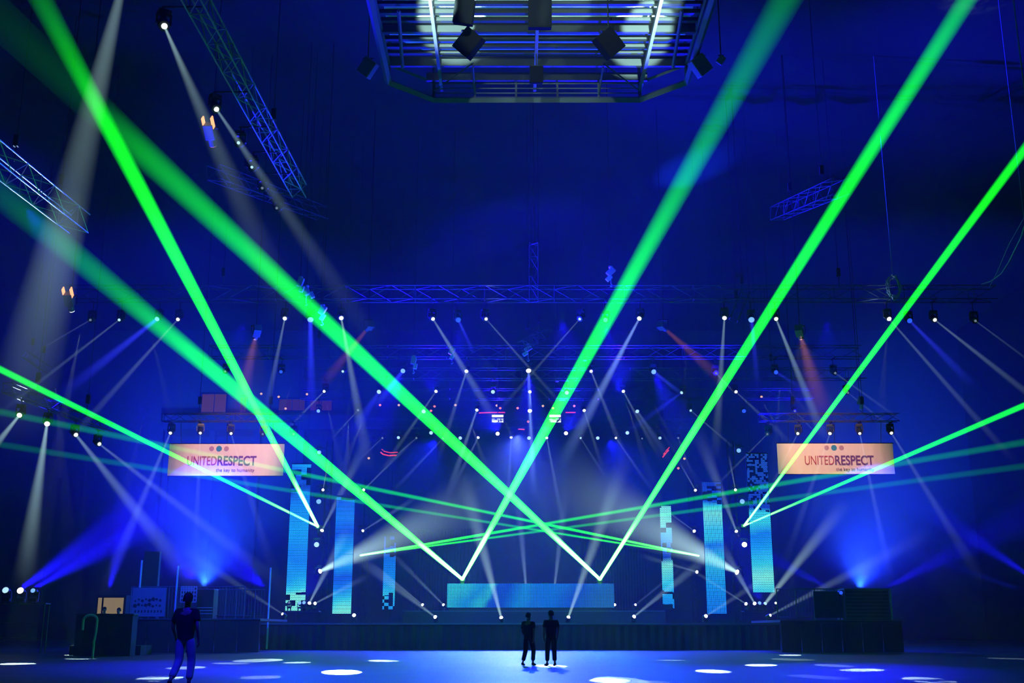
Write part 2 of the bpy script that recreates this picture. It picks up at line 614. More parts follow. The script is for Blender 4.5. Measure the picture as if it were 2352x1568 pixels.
ROWB = [
    (517, 853, 'faint', 5, None), (645, 854, 'deep', 8, None), (787, 853, 'cool', 6, None),
    (925, 852, 'blue', 11, (858, 935, 10, 30, .3, 'b', 6, EVEN)), (1071, 853, 'white', 8, (1005, 1060, 5, 22, .2, 'w', 8, LONG)),
    (1214, 852, 'pink', 14, (1226, 1160, 8, 26, .25, 'c', 8, LONG)), (1358, 853, 'white', 7, (1440, 1060, 5, 22, .2, 'w', 8, LONG)),
    (1502, 854, 'blue', 12, (1568, 906, 10, 16, .22, 'b', 5, EVEN)), (1645, 857, 'faint', 6, (1690, 905, 4, 7, .1, 'w', 4, EVEN)),
    (1783, 855, 'deep', 10, (1840, 890, 8, 14, .1, 'b', 4, EVEN)), (1919, 857, 'faint', 6, (2070, 965, 4, 12, .08, 'w', 6, EVEN)),
]
ROWC = [
    (744, 899, 'white', 6, (655, 990, 4, 12, .16, 'w', 5, EVEN)), (870, 900, 'cool', 10, (800, 1010, 10, 50, .14, 'b', 8, EVEN)),
    (1001, 899, 'white', 7, (880, 1075, 4, 18, .13, 'w', 8, EVEN)), (1132, 900, 'cool', 9, None),
    (1217, 900, 'white', 7, (1219, 935, 4, 7, .3, 'w', 3, EVEN)), (1302, 902, 'cool', 9, None),
    (1432, 899, 'white', 7, (1520, 1060, 4, 20, .18, 'w', 8, LONG)), (1565, 902, 'cool', 7, (1430, 1000, 6, 30, .12, 'b', 6, EVEN)),
    (1691, 900, 'white', 7, (1830, 1030, 4, 22, .12, 'w', 8, LONG)), (1948, 902, 'faint', 6, (2080, 1010, 4, 14, .06, 'w', 6, EVEN)),
]
ROWD = [
    (731, 944, 'blue', 8, None), (822, 942, 'faint', 6, (760, 1010, 3, 9, .1, 'w', 4, EVEN)), (973, 945, 'cool', 9, None),
    (1095, 942, 'white', 7, (1020, 1160, 5, 26, .34, 'w', 8, LONG)), (1217, 944, 'pink', 11, (1226, 1120, 7, 18, .3, 'c', 6, LONG)),
    (1342, 943, 'white', 7, (1385, 1080, 4, 16, .16, 'w', 6, LONG)), (1464, 945, 'cool', 9, (1540, 1060, 8, 34, .12, 'c', 6, LONG)),
    (1587, 943, 'cool', 6, (1700, 1040, 3, 10, .12, 'w', 6, EVEN)), (1709, 944, 'deep', 9, None),
    (1826, 944, 'faint', 5, (1880, 1000, 3, 7, .07, 'w', 4, EVEN)),
]
ROWE = [
    (878, 1006, 'faint', 5, (820, 1060, 3, 8, .08, 'w', 4, EVEN)), (915, 1005, 'cool', 7, None), (956, 1006, 'faint', 5, (870, 1080, 3, 10, .10, 'w', 5, EVEN)),
    (990, 994, 'cool', 9, None), (1017, 1007, 'faint', 5, (900, 1130, 3, 14, .12, 'w', 5, EVEN)), (1057, 1006, 'cool', 8, None),
    (1098, 1005, 'white', 6, (1030, 1140, 4, 20, .20, 'w', 6, LONG)), (1143, 996, 'pink', 12, None),
    (1174, 1005, 'white', 6, (1164, 1200, 4, 20, .24, 'w', 6, LONG)), (1215, 1006, 'cool', 9, None),
    (1256, 1006, 'white', 6, (1300, 1240, 4, 22, .24, 'w', 6, LONG)), (1300, 995, 'pink', 14, None),
    (1334, 1006, 'cool', 5, (1400, 1110, 3, 14, .12, 'w', 5, LONG)), (1373, 1006, 'cool', 8, None),
    (1415, 1006, 'white', 5, (1500, 1130, 3, 16, .14, 'w', 6, LONG)), (1441, 994, 'cool', 9, None),
    (1475, 1007, 'faint', 4, None), (1516, 1006, 'cool', 7, None), (1558, 1006, 'faint', 5, (1590, 1090, 3, 7, .08, 'w', 4, EVEN)),
]
G = 'moving-head lights on the overhead trusses'
lamp_row(ROWA, 63, 'the nearest wide overhead truss', G, extra=(735, 1.18))
lamp_row(ROWB, 76.6, 'the second overhead truss', G, extra=(853, .98))
lamp_row(ROWC, 83.5, 'the third overhead truss', G, extra=(900, .98))
lamp_row(ROWD, 91.2, 'the fourth overhead truss', G, extra=(943, .98))
lamp_row(ROWE, 103.5, 'the farthest overhead truss', G, extra=(1006, .98))
FL = [
    (391, 995, 'white', 7, (232, 1372, 5, 44, .22, 'w', 10, LONG)), (460, 995, 'white', 6, (448, 1290, 4, 24, .14, 'w', 8, LONG)),
    (531, 996, 'white', 6, (632, 1330, 4, 36, .12, 'w', 8, LONG)), (603, 997, 'faint', 5, None), (674, 997, 'faint', 5, None),
]
FR = [
    (1762, 997, 'faint', 5, (1640, 1120, 3, 10, .09, 'w', 5, EVEN)), (1832, 996, 'white', 6, (1770, 1120, 3, 14, .11, 'w', 5, EVEN)),
    (1906, 996, 'white', 7, (1800, 1300, 4, 30, .14, 'w', 8, LONG)), (1975, 996, 'white', 6, (2048, 1340, 4, 26, .2, 'w', 8, LONG)),
    (2048, 995, 'white', 7, (2262, 1345, 5, 40, .16, 'w', 10, LONG)),
]
GB = 'moving-head lights above the hanging banners'
lamp_row(FL, 73.2, 'the truss above the left banner', GB, extra=(996, .82), bar=.62)
lamp_row(FR, 73.2, 'the truss above the right banner', GB, extra=(996, .82), bar=.62)

# lamps of the descending wing truss at the far left
GW = 'moving-head lights on the descending wing truss'
wing = [(44, 954, 'white', 11, (-60, 1085, 8, 34, .5, 'g', 6, LONG)), (108, 974, 'white', 12, (52, 1350, 8, 66, .55, 'g', 10, LONG)),
        (175, 999, 'white', 9, (470, 1370, 8, 66, .32, 'w', 10, LONG)), (229, 1020, 'white', 8, (680, 1370, 6, 50, .2, 'w', 10, LONG))]
WZ = 11.6
wing = [(*w_, atz(w_[0], w_[1], WZ).y) for w_ in wing]
lamp_row(wing, 60, 'the short wing truss', GW, tz=WZ + .92, bar=.5)

# lamps on the long receding side truss (upper left)
p_ = at(290, -70, 31)
big = moving_head(p_, at(40, 1000, 40), 'white', .15, 'hang', 'large moving-head light at upper left throwing the widest pale beam', None, tz=ZC)
shaft('emissive_beam', p_, at(28, 1010, 42), .09, 1.45, COL['g'], .26, [(0, 1), (.12, .9), (.3, .55), (.42, .42), (.5, .75), (.62, .6), (.8, .25), (1, 0)], big, 1.0)
side = [(378, 61, 'white', 15, (690, 780, 8, 120, .30, 'g', 12, [(0, 1), (.08, .6), (.25, .3), (.5, .16), (1, 0)])),
        (498, 252, 'white', 12, (870, 800, 8, 80, .30, 'w', 8, [(0, 1), (.1, .6), (.35, .3), (.6, .16), (1, 0)])),
        (547, 328, 'cool', 8, None), (578, 384, 'cool', 7, None), (602, 432, 'faint', 6, None), (635, 478, 'faint', 6, None)]
SZ = 20.0
side = [(*s_, atz(s_[0], s_[1], SZ).y) for s_ in side]
lamp_row(side, 45, 'the long receding blue side truss', 'moving-head lights on the long receding truss', tz=SZ + .78, bar=.2)


# ---------------------------------------------------------------- trusses
def truss(a, b, size, bay, label, group=None, chain_to=None, mat_=None, upright=False, name='lighting_truss', r=.026):
    """square box truss from a to b (centre line); four chords and zigzag lacing"""
    a, b = Vector(a), Vector(b)
    mat_ = mat_ or M_DULL
    t = thing(name, a, label, 'truss', group)
    d = b - a
    L = d.length
    u = d.normalized()
    up = Vector((0, 1, 0)) if upright else Vector((0, 0, 1))
    sd = u.cross(up).normalized()
    up = sd.cross(u).normalized()
    h = size / 2
    cs = [sd * h + up * h, -sd * h + up * h, -sd * h - up * h, sd * h - up * h]
    for c in cs:
        MB().tube(c, c + d, r, 6).build('chord', mat_, t)
    lc = MB()
    nb = max(1, round(L / bay))
    for i in range(nb):
        p0, p1 = u * (L * i / nb), u * (L * (i + 1) / nb)
        for k in range(4):
            c0, c1 = cs[k], cs[(k + 1) % 4]
            if (i + k) % 2:
                c0, c1 = c1, c0
            lc.tube(p0 + c0, p1 + c1, r * .6, 4)
            if i % 3 == 0:
                lc.tube(p0 + c0, p0 + c1, r * .6, 4)
    lc.build('lacing', mat_, t)
    if upright and name == 'lighting_truss':
        MB().tube(d, Vector((0, 0, ZC - .02 - a.z)), .03, 5).build('hoist_chain', M_DARKSTEEL, t)
        for c in cs[:2]:
            MB().tube(d + c, d - c, r).build('end_bar', mat_, t)
    if chain_to is not None:
        nch = max(2, round(L / 16))
        for i in range(nch):
            p = u * (L * (i + .5) / nch)
            MB().tube(p + Vector((0, 0, h)), Vector((p.x, p.y, chain_to - .02 - a.z)), .018, 4).box(p + Vector((0, 0, h + .9)), (.2, .2, .5)).build('hoist_chain', M_DARKSTEEL, t)
    return t


def rowz(py, Y, extra):
    return at(1176, py, Y).z + extra


def cross_truss(x0, x1, py, Y, extra, label, group, size=.8, bay=1.36):
    z = rowz(py, Y, extra) + size / 2
    return truss((at(x0, py, Y).x, Y, z), (at(x1, py, Y).x, Y, z), size, bay, label, group, ZC)


GT = 'wide overhead lighting trusses'
cross_truss(150, 2290, 735, 63, 1.18, 'nearest wide aluminium truss crossing above the stage front', GT)
cross_truss(480, 1980, 853, 76.6, .98, 'second wide truss behind the nearest one', GT)
cross_truss(700, 1990, 900, 83.5, .98, 'third wide truss, behind the second', GT)
cross_truss(690, 1870, 943, 91.2, .98, 'fourth wide truss over the stage rear', GT)
cross_truss(840, 1600, 1006, 103.5, .98, 'farthest and shortest wide overhead truss', GT)
GS = 'short trusses carrying the hanging banners'
cross_truss(372, 700, 996, 73.2, .82, 'short truss above the left sponsor banner', GS, .5, .8)
cross_truss(1745, 2066, 996, 73.2, .82, 'short truss above the right sponsor banner', GS, .5, .8)
# long receding truss upper left: runs beside its lamps
a_, b_ = atz(378, 61, SZ), atz(635, 478, SZ)
dd = (b_ - a_)
off = Vector((.0, 0, 1.15))
truss(a_ - dd * .35 + Vector((.95, 0, .98)), b_ + dd * .02 + Vector((.95, 0, .98)), .62, 1.0,
      'long receding side truss glowing blue at upper left', None, ZC, M_BLUEALU, r=.035)
for k, o_ in enumerate([o_ for o_ in C.objects if o_.get('group') == 'moving-head lights on the long receding truss']):
    zz = SZ + .75 - o_.location.z
    MB().tube((-.05, -.1, zz), (1.25, -.1, zz), .03).build('outrigger', M_DARKSTEEL, o_)
# second truss at the far left edge
a2, b2 = atz(-30, 345, 19.5), atz(140, 480, 19.5)
truss(a2, b2 + (b2 - a2) * .3, .9, 1.2, 'pale truss cutting across the left edge', None, ZC, M_ALU, r=.03)
a3, b3 = atz(30, 954, WZ + .9), atz(240, 1022, WZ + .9)
a3, b3 = atz(44, 954, WZ), atz(229, 1020, WZ)
d3 = (b3 - a3)
truss(a3 - d3 * .15 + Vector((0, 0, 1.15)), b3 + d3 * .1 + Vector((0, 0, 1.15)), .5, .8, 'short wing truss above four white lamps at far left', None, ZC)
truss(at(1785, 490, 66), at(1935, 425, 52), .8, 1.2, 'faint truss high at right behind the laser beams', None, ZC)
truss(at(490, 395, 58), at(740, 490, 72), .8, 1.2, 'faint truss running behind the end of the side truss', None, ZC)
truss(at(60, 815, 74), at(112, 850, 74), .5, .8, 'small pale truss piece hanging at far left', None, ZC)
truss(at(1226, 690, 68), at(1226, 560, 68), .55, .9, 'upright truss tower section hanging over centre stage', None, upright=True)
truss(at(1200, 795, 70), at(1250, 765, 74), .6, .8, 'small tilted truss frame hanging above centre stage', None, ZC)
truss(at(1685, 735, 66), at(1712, 668, 66), .5, .8, 'small slanting truss piece beside the right laser beam', None, ZC)


# ---------------------------------------------------------------- lasers
LG = (.006, 1.0, .006)


def laser(a, Ya, b, Yb, w0, w1, stops, label, B=1.0, power=1.0):
    p, q = at(*a, Ya), at(*b, Yb)
    st = [(frac(u, Ya, Yb), v_ * (.85 if u > 0 else .9)) for u, v_ in stops]
    # the beam runs on past the frame until it meets the ceiling, a wall or the rear of the hall
    d = q - p
    ext = min([k for k in ((ZC - p.z) / d.z if d.z > 0 else 9, (math.copysign(XW, d.x) - p.x) / d.x, (Y0 + 1 - p.y) / d.y) if k > 0])
    ext = max(1.0, ext * .995)
    r0, r1 = w0 * Ya / F / 2, w1 * Yb / F / 2
    st = [(t_ / ext, v_) for t_, v_ in st] + [(1, st[-1][1] * .6)]
    o = shaft('emissive_laser', p, p + d * ext, r0, r0 + (r1 - r0) * ext, LG, B, st, None, power, True, 1 / ext)  # laser glow comes from the volume's own emission
    tag(o, label, 'laser beam', 'green laser beams over the stage')
    return o


YL = 79.0
laser((730, 1209), 77, (60, -67), 17, 7, 66, [(0, 9), (.05, 7), (.2, 4), (.35, 1.5), (.55, .8), (.68, .5), (.8, .22), (.92, .10), (1, .05)],
      'steep green laser beam from left tower to top-left corner', power=.9)
laser((730, 1209), 77, (-60, 818), 44, 5, 20, [(0, 8), (.1, 5), (.3, 2), (.6, 1.2), (1, .7)], 'shallow green laser beam from left tower to left edge')
laser((1062, 1330), YL, (-70, 384), 20, 7, 82, [(0, 12), (.08, 9), (.2, 4), (.35, 1.0), (.5, .55), (.6, .28), (.7, .14), (.85, .06), (.94, .025), (1, .01)],
      'green laser beam from booth left end fading toward left edge', power=.9)
laser((1062, 1330), YL, (1856, -95), 17, 7, 92, [(0, 12), (.08, 9), (.2, 4), (.3, 1.1), (.42, .5), (.58, .26), (.72, .15), (.85, .10), (1, .08)],
      'widest green laser beam rising rightward from booth left end', power=.9)
laser((1378, 1330), YL, (-40, 6), 17, 7, 104, [(0, 12), (.08, 9), (.18, 4), (.3, 1.1), (.45, .55), (.6, .3), (.72, .2), (.77, .10), (.80, .02), (.9, .012), (1, .004)],
      'green laser beam crossing leftward from booth right end', power=.9)
laser((1378, 1330), YL, (2282, -98), 18, 7, 58, [(0, 12), (.08, 10), (.2, 6), (.33, 1.4), (.5, .8), (.8, .42), (.92, .26), (1, .16)],
      'green laser beam rising rightward from booth right end', power=.9)
laser((1709, 1207), 77, (2420, 254), 30, 5, 30, [(0, 9), (.15, 7), (.3, 3), (.5, 1.2), (.8, .9), (1, .5)], 'steep green laser beam from right tower toward right edge')
laser((1709, 1207), 77, (2440, 893), 44, 4, 18, [(0, 8), (.2, 3), (.5, 1.3), (1, .7)], 'shallow green laser beam from right tower to right edge')
FA = [(0, 6), (.06, 1.6), (.25, .5), (.5, .28), (.75, .14), (1, .07)]
laser((828, 1275), 88, (2420, 1004), 44, 5, 20, FA, 'faint upper green laser beam from left inner tower to right edge')
laser((828, 1275), 88, (2420, 1061), 44, 4, 18, [(u, v_ * .5) for u, v_ in FA], 'faint lower green laser beam from left inner tower to right edge')
laser((1605, 1276), 88, (-70, 931), 44, 5, 20, FA, 'faint upper green laser beam from right inner tower to left edge')
laser((1605, 1276), 88, (-70, 1009), 44, 4, 18, [(u, v_ * .5) for u, v_ in FA], 'faint lower green laser beam from right inner tower to left edge')


def projector(px, py, Y, label, arm=None):
    p = at(px, py, Y)
    t = thing('laser_projector', p + Vector((0, .05, 0)), label, 'laser projector', 'green laser projectors')
    MB().box((0, .28, 0), (.36, .5, .24)).build('housing', M_BLACK, t, .015)
    MB().lathe([(.05, 0), (.055, .03), (.035, .05)], 12, '-Y').build('aperture', LENS['green'], t)
    if arm:
        MB().span((-.06, .4, -.19), (.06, arm - Y - .05, -.12)).box((0, arm - Y - .05, -.15), (.95, .06, .06)).build('bracket', M_DARKSTEEL, t)
    else:
        MB().span((-.12, .1, at(1176, 1340, YL).z - p.z - .03), (.12, .46, -.12)).build('bracket', M_DARKSTEEL, t)
    return t


for a, Y, l in (((730, 1209), 77, 'green laser projector on the left tower'), ((1709, 1207), 77, 'green laser projector on the right tower'),
                ((1062, 1330), YL, 'green laser projector on the booth left end'), ((1378, 1330), YL, 'green laser projector on the booth right end'),
                ((828, 1275), 88, 'small green laser projector on the left inner tower'), ((1605, 1276), 88, 'small green laser projector on the right inner tower')):
    projector(*a, Y, l, {77: 77.7, 88: 89.0}.get(Y))

# ---------------------------------------------------------------- stage
YS = 66.0
ZS = at(1176, 1430, YS).z
xs0, xs1 = at(600, 1416, YS).x, at(1790, 1416, YS).x
st = thing('stage', (0, YS, 0), 'black main stage platform with dark skirt', 'stage')
MB().span((xs0, .1, ZS - .18), (xs1, 46, ZS)).build('deck', M_STAGE, st)
sk = MB()
nx = 60
for i in range(nx):                       # pleated skirt
    xa, xb = xs0 + (xs1 - xs0) * i / nx, xs0 + (xs1 - xs0) * (i + 1) / nx
    xm = (xa + xb) / 2
    sk.add([(xa, .12, 0), (xm, .02, 0), (xb, .12, 0), (xa, .12, ZS - .16), (xm, .02, ZS - .16), (xb, .12, ZS - .16)], [(0, 1, 4, 3), (1, 2, 5, 4)])
sk.build('skirt', M_SKIRT, st)
MB().span((xs0, .0, ZS - .1), (xs1, .06, ZS)).build('edge_trim', M_STEEL, st)
# riser that carries the DJ booth
ZR = at(1176, 1402, YL - 1.6).z
rs = thing('stage_riser', (0, YL, ZS), 'long dark riser under the DJ booth', 'riser')
MB().span((at(930, 1396, YL).x, -1.6, 0), (at(1520, 1396, YL).x, 4, ZR - ZS)).build('platform', M_STAGE, rs)
MB().span((at(930, 1396, YL).x, -1.66, ZR - ZS - .06), (at(1520, 1396, YL).x, -1.6, ZR - ZS)).build('edge_trim', M_STEEL, rs)


# ---------------------------------------------------------------- LED screens
def led_material(name, w_, h_, pitch, stops, axis='z', off=(), strength=1.0, noise=.35, nscale=.5, brick=True, seed=0.0, slant=0.0, dissolve=None, low=None):
    """a grid of pixels; the picture shown runs through the colour stops along the axis"""
    m, n, lk = new_mat(name)
    out = n.new('ShaderNodeOutputMaterial')
    tc = n.new('ShaderNodeTexCoord')
    sp = n.new('ShaderNodeSeparateXYZ')
    lk(tc.outputs['Object'], sp.inputs[0])

    def M(op, *args):
        k = n.new('ShaderNodeMath')
        k.operation = op
        for i, a in enumerate(args):
            if isinstance(a, (int, float)):
                k.inputs[i].default_value = a
            else:
                lk(a, k.inputs[i])
        return k.outputs[0]
    x, y, z = sp.outputs
    row = M('FLOOR', M('DIVIDE', z, pitch))
    zf = M('FRACT', M('DIVIDE', z, pitch))
    xx = M('DIVIDE', x, pitch * (1.6 if brick else 1.0))
    if brick:
        xx = M('ADD', xx, M('MULTIPLY', M('MODULO', row, 2), .5))
    xf = M('FRACT', xx)
    dx = M('ABSOLUTE', M('SUBTRACT', xf, .5))
    dz = M('ABSOLUTE', M('SUBTRACT', zf, .5))
    if brick:
        mask = M('MULTIPLY', M('LESS_THAN', dx, .40), M('LESS_THAN', dz, .30))
    else:
        mask = M('LESS_THAN', M('ADD', M('MULTIPLY', dx, dx), M('MULTIPLY', dz, dz)), .115)
    # picture
    cell = n.new('ShaderNodeCombineXYZ')
    lk(M('SNAP', x, pitch), cell.inputs[0])
    lk(M('SNAP', z, pitch), cell.inputs[2])
    cell.inputs[1].default_value = seed
    nz = n.new('ShaderNodeTexNoise')
    nz.inputs['Scale'].default_value = nscale
    nz.inputs['Detail'].default_value = 3
    lk(cell.outputs[0], nz.inputs['Vector'])
    base = M('DIVIDE', z, h_) if axis == 'z' else M('ADD', M('ADD', M('DIVIDE', x, w_), .5), M('MULTIPLY', z, slant / w_))
    fac = M('ADD', base, M('MULTIPLY', M('SUBTRACT', nz.outputs['Fac'], .5), noise))
    cr = n.new('ShaderNodeValToRGB')
    cr.color_ramp.elements[0].position, cr.color_ramp.elements[1].position = stops[0][0], stops[-1][0]
    cr.color_ramp.elements[0].color, cr.color_ramp.elements[1].color = (*stops[0][1], 1), (*stops[-1][1], 1)
    for s_ in stops[1:-1]:
        q = cr.color_ramp.elements.new(s_[0])
        q.color = (*s_[1], 1)
    lk(fac, cr.inputs[0])
    on = mask
    # switched-off blocks: white noise per block of pixels beside the given bands
    if dissolve:
        blk = n.new('ShaderNodeCombineXYZ')
        lk(M('SNAP', x, dissolve[0]), blk.inputs[0])
        lk(M('SNAP', z, dissolve[1]), blk.inputs[2])
        blk.inputs[1].default_value = seed
        wn = n.new('ShaderNodeTexWhiteNoise')
        lk(blk.outputs[0], wn.inputs['Vector'])
        thr = n.new('ShaderNodeValToRGB')
        es = thr.color_ramp
        bands = dissolve[2]
        es.interpolation = 'LINEAR'
        es.elements[0].position, es.elements[1].position = bands[0][0], bands[-1][0]
        es.elements[0].color, es.elements[1].color = (*[bands[0][1]] * 3, 1), (*[bands[-1][1]] * 3, 1)
        for b in bands[1:-1]:
            q = es.elements.new(b[0])
            q.color = (*[b[1]] * 3, 1)
        lk(M('DIVIDE', z, h_), thr.inputs[0])
        on = M('MULTIPLY', on, M('LESS_THAN', wn.outputs['Value'], thr.outputs[0]))
    e = n.new('ShaderNodeEmission')
    lk(cr.outputs[0], e.inputs[0])
    lk(M('MULTIPLY', on, strength * 1.4), e.inputs[1])
    t = n.new('ShaderNodeBsdfTransparent')
    t.inputs[0].default_value = (.7, .7, .7, 1)
    a = n.new('ShaderNodeAddShader')
    lk(e.outputs[0], a.inputs[0])
    lk(t.outputs[0], a.inputs[1])
    lk(a.outputs[0], out.inputs['Surface'])
    return m


BL = (.004, .07, .60)
MB_ = (.006, .17, .80)
CY = (.008, .28, .85)
TQ = (.03, .50, .72)
MI = (.16, .72, .58)
DK = (.005, .04, .35)


def led_column(x0, x1, ytop, ybot, Y, stops, label, pitch, **kw):
    p0, p1 = at(x0, ybot, Y), at(x1, ybot, Y)
    w_ = p1.x - p0.x
    h_ = at((x0 + x1) / 2, ytop, Y).z - p0.z
    t = thing('led_curtain', ((p0.x + p1.x) / 2, Y, p0.z), label, 'LED screen', 'tall LED curtain columns')
    m = led_material('led_curtain', w_, h_, pitch, stops, seed=Y + x0, **kw)
    MB().span((-w_ / 2, -.01, 0), (w_ / 2, .01, h_)).build('screen', m, t)
    fr = MB()
    for x in (-w_ / 2 - .02, w_ / 2 + .02):
        fr.span((x - .015, .02, 0), (x + .015, .05, h_))
    for k in range(5):
        z = h_ * k / 4
        fr.span((-w_ / 2, .02, z - .015), (w_ / 2, .05, z + .015))
    fr.build('frame', M_DARKSTEEL, t)
    top = MB().tube((-w_ / 2 - .05, .06, h_ + .05), (w_ / 2 + .05, .06, h_ + .05), .03)
    for x in (-w_ * .3, w_ * .3):
        top.tube((x, .06, h_ + .05), (x, .06, ZC - p0.z), .008, 4)
    top.build('hanging_bar', M_DARKSTEEL, t)
    return t


led_column(655, 700, 1066, 1404, 70, [(0, MI), (.1, MI), (.14, TQ), (.22, CY), (.35, MB_), (.55, CY), (.75, MB_), (.83, DK), (.93, BL), (1, CY)],
           'leftmost LED column, mostly cyan with broken bottom', .062, noise=.18, nscale=.6, strength=1.1,
           dissolve=(.33, .33, [(0, .5), (.12, .55), (.14, 1.1), (.8, 1.1), (.84, .5), (.9, .05), (.94, .2), (1, .7)]))
led_column(763, 806, 1140, 1409, 74, [(0, MI), (.1, TQ), (.22, MB_), (.32, BL), (.42, CY), (.55, CY), (.68, BL), (.82, MB_), (1, BL)],
           'second LED column from left, full blue and mint panel', .062, noise=.2, nscale=.6, strength=1.05,
           dissolve=(.3, .2, [(0, 1.1), (.9, 1.1), (.97, .6), (1, .4)]))
led_column(878, 906, 1226, 1399, 92, [(0, CY), (.2, TQ), (.35, CY), (.6, MB_), (.8, BL), (1, DK)],
           'third LED column from left, narrow with patchy pixels', .085, noise=.15, nscale=.6, strength=.9,
           dissolve=(.34, .26, [(0, .25), (.12, .5), (.25, .8), (.3, 1.1), (.66, 1.1), (.72, .6), (.8, .5), (.9, .3), (1, .1)]))
led_column(1523, 1549, 1162, 1399, 92, [(0, MB_), (.12, CY), (.25, TQ), (.42, MI), (.5, DK), (.56, BL), (.7, CY), (.85, MI), (1, MI)],
           'third LED column from right, narrow with broken blocks', .085, noise=.1, nscale=.6, strength=1.0,
           dissolve=(.33, .4, [(0, .4), (.15, .6), (.2, 1.1), (.45, 1.1), (.5, .45), (.58, .5), (.6, .8), (.9, .95), (1, .8)]))
led_column(1625, 1669, 1107, 1409, 74, [(0, MB_), (.2, CY), (.4, TQ), (.5, MB_), (.55, TQ), (.62, TQ), (.75, MI), (.82, TQ), (.86, BL), (1, DK)],
           'second LED column from right, mint white upper half', .062, noise=.1, nscale=.5, strength=1.15, brick=False,
           dissolve=(.3, .15, [(0, 1.1), (.82, 1.1), (.86, .5), (.9, .1), (.95, .5), (1, .8)]))
led_column(1730, 1779, 1042, 1360, 68, [(0, TQ), (.1, MI), (.2, TQ), (.32, CY), (.42, MB_), (.5, TQ), (.56, TQ), (.6, DK), (1, (.01, .06, .3))],
           'rightmost LED column, tall with dim blue upper part', .062, noise=.1, nscale=.5, strength=1.05,
           dissolve=(.12, .12, [(0, 1.1), (.55, 1.1), (.62, .7), (.8, .6), (1, .5)]))

# DJ booth
b0, b1 = at(1027, 1395, YL), at(1411, 1395, YL)
bw, bh = b1.x - b0.x, at(1176, 1340, YL).z - b0.z
bt = thing('dj_booth', ((b0.x + b1.x) / 2, YL, b0.z), 'long DJ booth with blue dotted LED front, centre stage', 'DJ booth')
lm = led_material('booth_led', bw, bh, .0805, [(0, TQ), (.12, CY), (.2, TQ), (.235, BL), (.3, BL), (.42, CY), (.5, MB_), (.6, MB_), (.72, BL), (.85, (.01, .12, .45)), (1, (.02, .16, .4))],
                  'x', strength=1.0, noise=.14, nscale=.5, brick=False, seed=3, slant=-.6)
MB().span((-bw / 2, -.02, 0), (bw / 2, 0, bh)).build('led_front', lm, bt)
sm = MB()
for k in (.43, .5):
    sm.span((-bw / 2 + bw * k - .02, -.03, 0), (-bw / 2 + bw * k + .02, -.02, bh))
sm.build('panel_seam', M_BLACK, bt)
MB().span((-bw / 2, .02, 0), (bw / 2, 1.0, bh - .03)).build('desk', M_BLACK, bt)
MB().span((-bw / 2 + .1, .06, ZR - b0.z), (bw / 2 - .1, .95, 0)).build('plinth', M_STAGE, bt)
for x, l in ((-1.0, 0), (1.0, 1)):
    c = thing('turntable', ((b0.x + b1.x) / 2 + x, YL + .5, b0.z + bh - .03), 'dark turntable on the booth, %s of the mixer' % ('left', 'right')[l], 'turntable', 'decks on the DJ booth')
    MB().box((0, 0, .05), (.45, .36, .1)).build('plinth', M_BLACK, c)
    MB().lathe([(.15, .10), (.15, .12), (.02, .125)], 20).build('platter', M_STEEL, c)
c = thing('dj_mixer', ((b0.x + b1.x) / 2, YL + .5, b0.z + bh - .03), 'small dark mixer in the middle of the booth', 'mixer')
MB().box((0, 0, .05), (.32, .36, .1)).build('casing', M_BLACK, c)
MB().box((0, -.1, .11), (.2, .02, .02)).box((.08, .05, .12), (.03, .03, .03)).box((-.08, .05, .12), (.03, .03, .03)).build('knob', M_STEEL, c)
# dark drapes behind the booth
for k, (x0, x1, yt) in enumerate(((945, 1100, 1215), (1330, 1487, 1215))):
    a, b = at(x0, 1400, 106), at(x1, 1400, 106)
    ht = at(x0, yt, 106).z
    mb = MB()
    npl = 24
    for i in range(npl):
        xa, xb = a.x + (b.x - a.x) * i / npl, a.x + (b.x - a.x) * (i + 1) / npl
        mb.add([(xa, 106, ZS), ((xa + xb) / 2, 105.8, ZS), (xb, 106, ZS), (xa, 106, ht), ((xa + xb) / 2, 105.8, ht), (xb, 106, ht)], [(0, 1, 4, 3), (1, 2, 5, 4)])
    mb.tube((a.x, 106, ht + .03), (b.x, 106, ht + .03), .04).tube((a.x, 106.1, ZS), (a.x, 106.1, ht), .04).tube((b.x, 106.1, ZS), (b.x, 106.1, ht), .04)
    tag(mb.build('stage_drape', M_DRAPE), 'dark drape on a pipe frame behind the booth %s end' % ('left', 'right')[k], 'drape', 'dark drapes behind the booth')

# ---------------------------------------------------------------- towers with their lamps
GTW = 'upright lamp towers beside the LED columns'
for x, Y, top, l in ((741, 77.6, 1010, 'dark lamp tower between first and second left LED columns'), (1697, 77.6, 1010, 'dark lamp tower between the two right LED columns'),
                     (834, 88.9, 1100, 'dark inner lamp tower right of the second LED column'), (1599, 88.9, 1100, 'dark inner lamp tower left of the mint LED column')):
    zt = at(x, top, Y).z
    truss((at(x, 1400, Y).x, Y + .3, ZS), (at(x, 1400, Y).x, Y + .3, zt), .4, .6, l, GTW, None, M_DARKSTEEL, True, 'lamp_tower', .025)
W3 = [(0, 1), (.1, .75), (.25, .42), (.5, .2), (.8, .06), (1, 0)]
TL = [
    (733, 1038, 'blue', 9, None), (742, 1124, 'white', 6, (756, 1050, 3, 8, .18, 'w', 4, EVEN)), (732, 1151, 'blue', 11, None),
    (740, 1217, 'white', 8, (850, 1000, 5, 40, .4, 'w', 6, LONG)), (727, 1250, 'cool', 12, None),
    (736, 1311, 'pink', 10, (1140, 1130, 9, 190, 1.7, 'g', 8, W3)),
]
